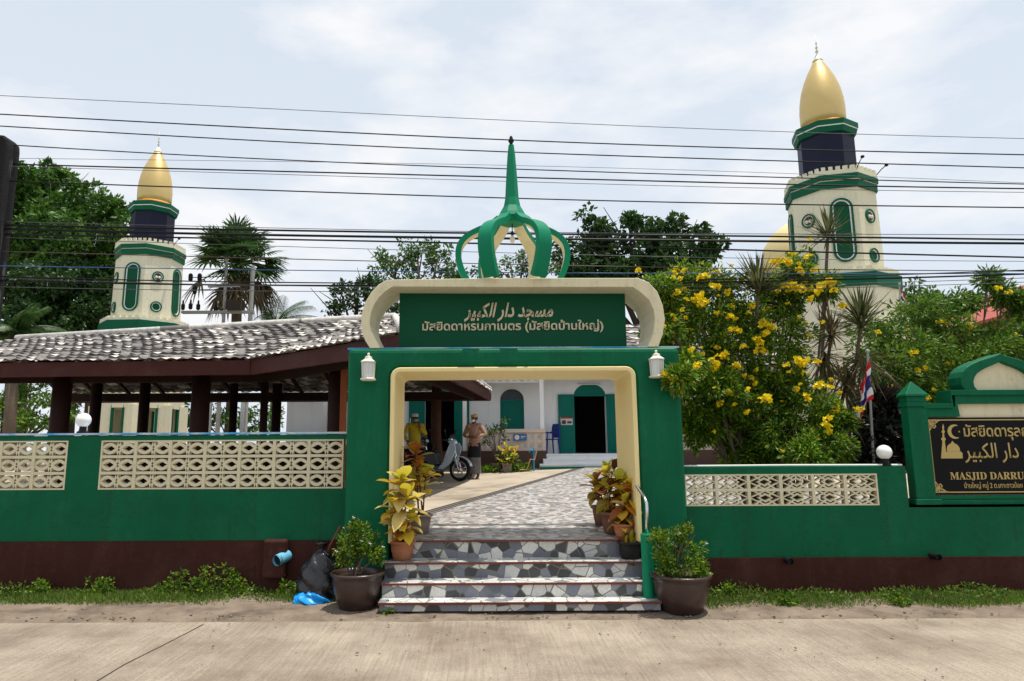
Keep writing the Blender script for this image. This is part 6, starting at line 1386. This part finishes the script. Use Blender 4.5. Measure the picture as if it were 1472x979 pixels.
    b = MB(); b.lathe([(.07, -.1), (.1, -.08), (.1, .08), (.07, .1)], (-.08, 0, .32), 14, axis='y'); b.box(-.05, .2, -.07, .07, .24, .38); b.box(-.14, .14, -.26, .26, .25, .28); M('engine', b, 'drain_grey')
    b = MB(); b.tube([(.1, -.1, .28), (-.15, -.14, .2), (-.4, -.15, .28), (-.85, -.16, .40)], [.02, .025, .045, .05], 10); M('exhaust', b, 'black_plastic', sm=True)
    b = MB(); b.tube([(-.05, .1, .3), (-.6, .1, wr)], .022, 6); b.tube([(-.05, -.1, .3), (-.6, -.1, wr)], .022, 6); b.tube([(-.6, .12, wr), (-.5, .12, .66)], .022, 8); b.tube([(-.6, -.12, wr), (-.5, -.12, .66)], .022, 8); M('swing_arm', b, 'metal_steel')
    b = MB(); b.tube([(-.05, .14, .28), (-.02, .28, 0.0)], .012, 6); M('side_stand', b, 'metal_steel')
    b = MB(); b.tube([(-.7, .11, .8), (-.86, .1, .82), (-.86, -.1, .82), (-.7, -.11, .8)], .012, 6); M('grab_rail', b, 'metal_steel')
    return t
Yb = 17.3; pb = P(661, 688, Yb)
rz = R(-24); dx = .62; bx, by = pb.x - dx * math.cos(rz), Yb - dx * math.sin(rz)
motorbike('silver motorbike parked beside the rough timber post, front wheel towards the path', bx, by, yz(bx, by) - .02, rz, 'bike_silver', 'bike_silver')
p = P(592, 690, 18.3); motorbike('dark motorbike parked behind the timber post, half hidden by the tall croton', p.x, 18.3, yz(p.x, 18.3) - .02, R(-35), 'bike_dark', 'bike_dark')

# ============================================================ PEOPLE
def skin_mesh(name, verts, edges, rad, mat, parent, root=0, sub=2, smooth=True):
    me = bpy.data.meshes.new(name); me.from_pydata([tuple(v) for v in verts], edges, []); o = bpy.data.objects.new(name, me); C.objects.link(o)
    o.modifiers.new('skin', 'SKIN'); sv = me.skin_vertices[0].data
    for i, r in enumerate(rad):
        r = r if isinstance(r, tuple) else (r, r); sv[i].radius = r; sv[i].use_root = (i == root)
    s_ = o.modifiers.new('sub', 'SUBSURF'); s_.levels = sub; s_.render_levels = sub
    bpy.context.view_layer.update(); m2 = bpy.data.meshes.new_from_object(o.evaluated_get(bpy.context.evaluated_depsgraph_get()))
    m2.materials.clear(); m2.materials.append(MATS[mat]); m2.polygons.foreach_set('use_smooth', [True] * len(m2.polygons)); m2.name = name
    bpy.data.objects.remove(o); bpy.data.meshes.remove(me)
    r_ = bpy.data.objects.new(name, m2); C.objects.link(r_); r_.parent = parent; WL[r_.name] = wl(parent); return r_
class SK:
    def __init__(s): s.v = []; s.e = []; s.r = []
    def chain(s, pts, rad, start=None):
        prev = start
        for p, r in zip(pts, rad):
            s.v.append(Vector(p)); s.r.append(r); i = len(s.v) - 1
            if prev is not None: s.e.append((prev, i))
            prev = i
        return prev
def person(label, x, y, z, rz, armL, armR, head_turn, shirt, cap, mask, lower):
    """local frame: facing -Y. armL / armR: elbow, wrist, finger direction"""
    t = thing('person', label, 'person', (x, y, z), rz=rz)
    k = SK(); k.chain([(0, 0, .90)], [.125]); sp = k.chain([(0, 0, 1.05), (0, -.01, 1.22), (0, 0, 1.34)], [(.125, .10), (.14, .11), (.135, .095)], 0)
    nk = k.chain([(0, .005, 1.41), (0, -.005, 1.45)], [.062, .056], sp)
    ht = R(head_turn); hd = Vector((math.sin(ht) * .02, -math.cos(ht) * .02, 0))
    k.chain([Vector((0, 0, 1.49)) + hd * .8, Vector((0, 0, 1.555)) + hd * .6, Vector((0, .005, 1.61))], [(.066, .075), (.078, .088), (.06, .068)], nk)
    for s_ in (-1, 1):
        kn = k.chain([(s_ * .09, 0, .84), (s_ * .105, -.01, .48), (s_ * .105, .015, .1), (s_ * .11, -.03, .045), (s_ * .12, -.13, .03)], [.10, .058, .04, .042, .03], 0)
    hands = []
    for s_, (el_, wr_, fd) in ((1, armL), (-1, armR)):
        el_, wr_, fd = Vector(el_), Vector(wr_), Vector(fd).normalized()
        w_ = k.chain([(s_ * .17, 0, 1.375), el_.lerp(Vector((s_ * .17, 0, 1.375)), .5), el_, el_.lerp(wr_, .5), wr_, wr_ + fd * .05], [.058, .048, .04, .036, .026, (.034, .02)], sp)
        sd_ = fd.cross(Vector((0, -1, .3))).normalized(); base = wr_ + fd * .05
        for q, ln in enumerate((.072, .08, .075, .06)):
            o = base + sd_ * (.012 * (q - 1.5) * 1.35); cu_ = Vector((0, 0, -.3))
            k.chain([o + fd * .02, o + fd * (.02 + ln * .55), o + fd * (.02 + ln * .9) + cu_ * .05], [.0095, .0085, .0075], w_)
        k.chain([wr_ + fd * .03 + sd_ * .035, wr_ + fd * .065 + sd_ * .055], [.011, .009], w_ - 0)
    skin_mesh('body', k.v, k.e, k.r, 'skin', t)
    # clothes
    c = SK(); c.chain([(0, 0, .98)], [(.155, .13)]); s2 = c.chain([(0, -.005, 1.15), (0, -.01, 1.28), (0, 0, 1.36)], [(.155, .125), (.165, .13), (.135, .105)], 0); c.chain([(0, .004, 1.425)], [.072], s2)
    lowz = .80; c.chain([(0, 0, .88), (0, 0, lowz)], [(.16, .135), (.165, .14)], 0)
    for s_, (el_, wr_, fd) in ((1, armL), (-1, armR)):
        el_, wr_ = Vector(el_), Vector(wr_); c.chain([(s_ * .175, 0, 1.375), el_.lerp(Vector((s_ * .17, 0, 1.375)), .5), el_, el_.lerp(wr_, .6), el_.lerp(wr_, .85)], [.072, .064, .056, .05, .045], s2)
    skin_mesh('shirt', c.v, c.e, c.r, shirt, t)
    b = MB(); n = 28
    prof = [(.155, .92), (.165, .8), (.165, .55), (.17, .3), (.175, .14)]
    vs = []
    for r, h in prof:
        for j in range(n): a = 2 * math.pi * j / n; rr = r * (1 + .05 * math.sin(a * 5 + h * 6)); vs.append((rr * math.cos(a) * 1.08, rr * math.sin(a) * .82, h))
    b.add(vs, [(i * n + j, i * n + (j + 1) % n, (i + 1) * n + (j + 1) % n, (i + 1) * n + j) for i in range(len(prof) - 1) for j in range(n)], 0)
    b.mi = [0 if f[0] // n < 2 else 1 for f in b.f]
    b.build('sarong', lower, t, smooth=True, local=True)
    # head details, turned with the head
    ca, sa = math.cos(ht), math.sin(ht); T = lambda p: (p[0] * ca - p[1] * sa * 1.0 + 0, p[0] * sa + p[1] * ca, p[2])
    T = lambda p: (p[0] * ca + -p[1] * sa, -p[0] * sa * -1 * 0 + p[0] * sa + p[1] * ca, p[2])
    rot = Matrix.Rotation(-ht, 3, 'Z') if False else Matrix.Rotation(ht, 3, 'Z')
    T = lambda p: tuple(rot @ Vector(p))
    def part(nm, b, mt): b.v = [T((p[0], p[1], p[2] - .045)) for p in b.v]; return b.build(nm, mt, t, smooth=True, local=True)
    b = MB(); b.lathe([(.083, 1.635), (.087, 1.655), (.084, 1.695), (.078, 1.715), (.05, 1.728), (.002, 1.732)], (0, .003, 0), 24, cap=False); part('cap', b, cap)
    b = MB(); vs = []
    b.ball((0, -.045, 1.55), .068, 16, sc=(.95, .72, .75)); part('face_mask', b, mask)
    for s_ in (-1, 1):
        b = MB(); b.ball((s_ * .03, -.086, 1.612), .011, 8); part('eye', b, 'hair')
        b = MB(); b.ball((s_ * .083, .005, 1.60), .026, 8, sc=(.4, .7, 1.1)); part('ear', b, 'skin')
    b = MB(); b.ball((0, -.094, 1.59), .016, 8, sc=(.8, 1, 1.3)); part('nose', b, 'skin')
    b = MB(); b.lathe([(.066, 1.57), (.074, 1.60), (.076, 1.645)], (0, .03, 0), 20, cap=False); part('hair', b, 'hair')
    return t
Ya = 18.05; pa = P(682, 691, Ya)
person('person in pinkish batik shirt, tan cap and white mask standing behind the silver motorbike', pa.x, Ya, yz(pa.x, Ya) - .02, R(-28), ((.33, .02, 1.14), (.12, -.2, 1.06), (-1, -.2, .1)), ((-.30, .0, 1.12), (-.10, -.22, 1.1), (1, -.25, -.2)), -12, 'shirt_pink', 'cap_tan', 'mask_white', ['cloth_dark', 'cloth_check'])
Ya = 17.6; pa = P(596, 690, Ya)
person('person in yellow shirt, white cap and green mask, hand raised to the chin', pa.x, Ya, yz(pa.x, Ya) + .0, R(15), ((.27, -.05, 1.13), (.06, -.2, 1.36), (-.2, -.1, 1)), ((-.28, .0, 1.12), (-.2, -.15, .95), (.2, -.3, -1)), 25, 'shirt_yellow', 'cap_white', 'mask_green', ['cloth_dark', 'cloth_dark'])
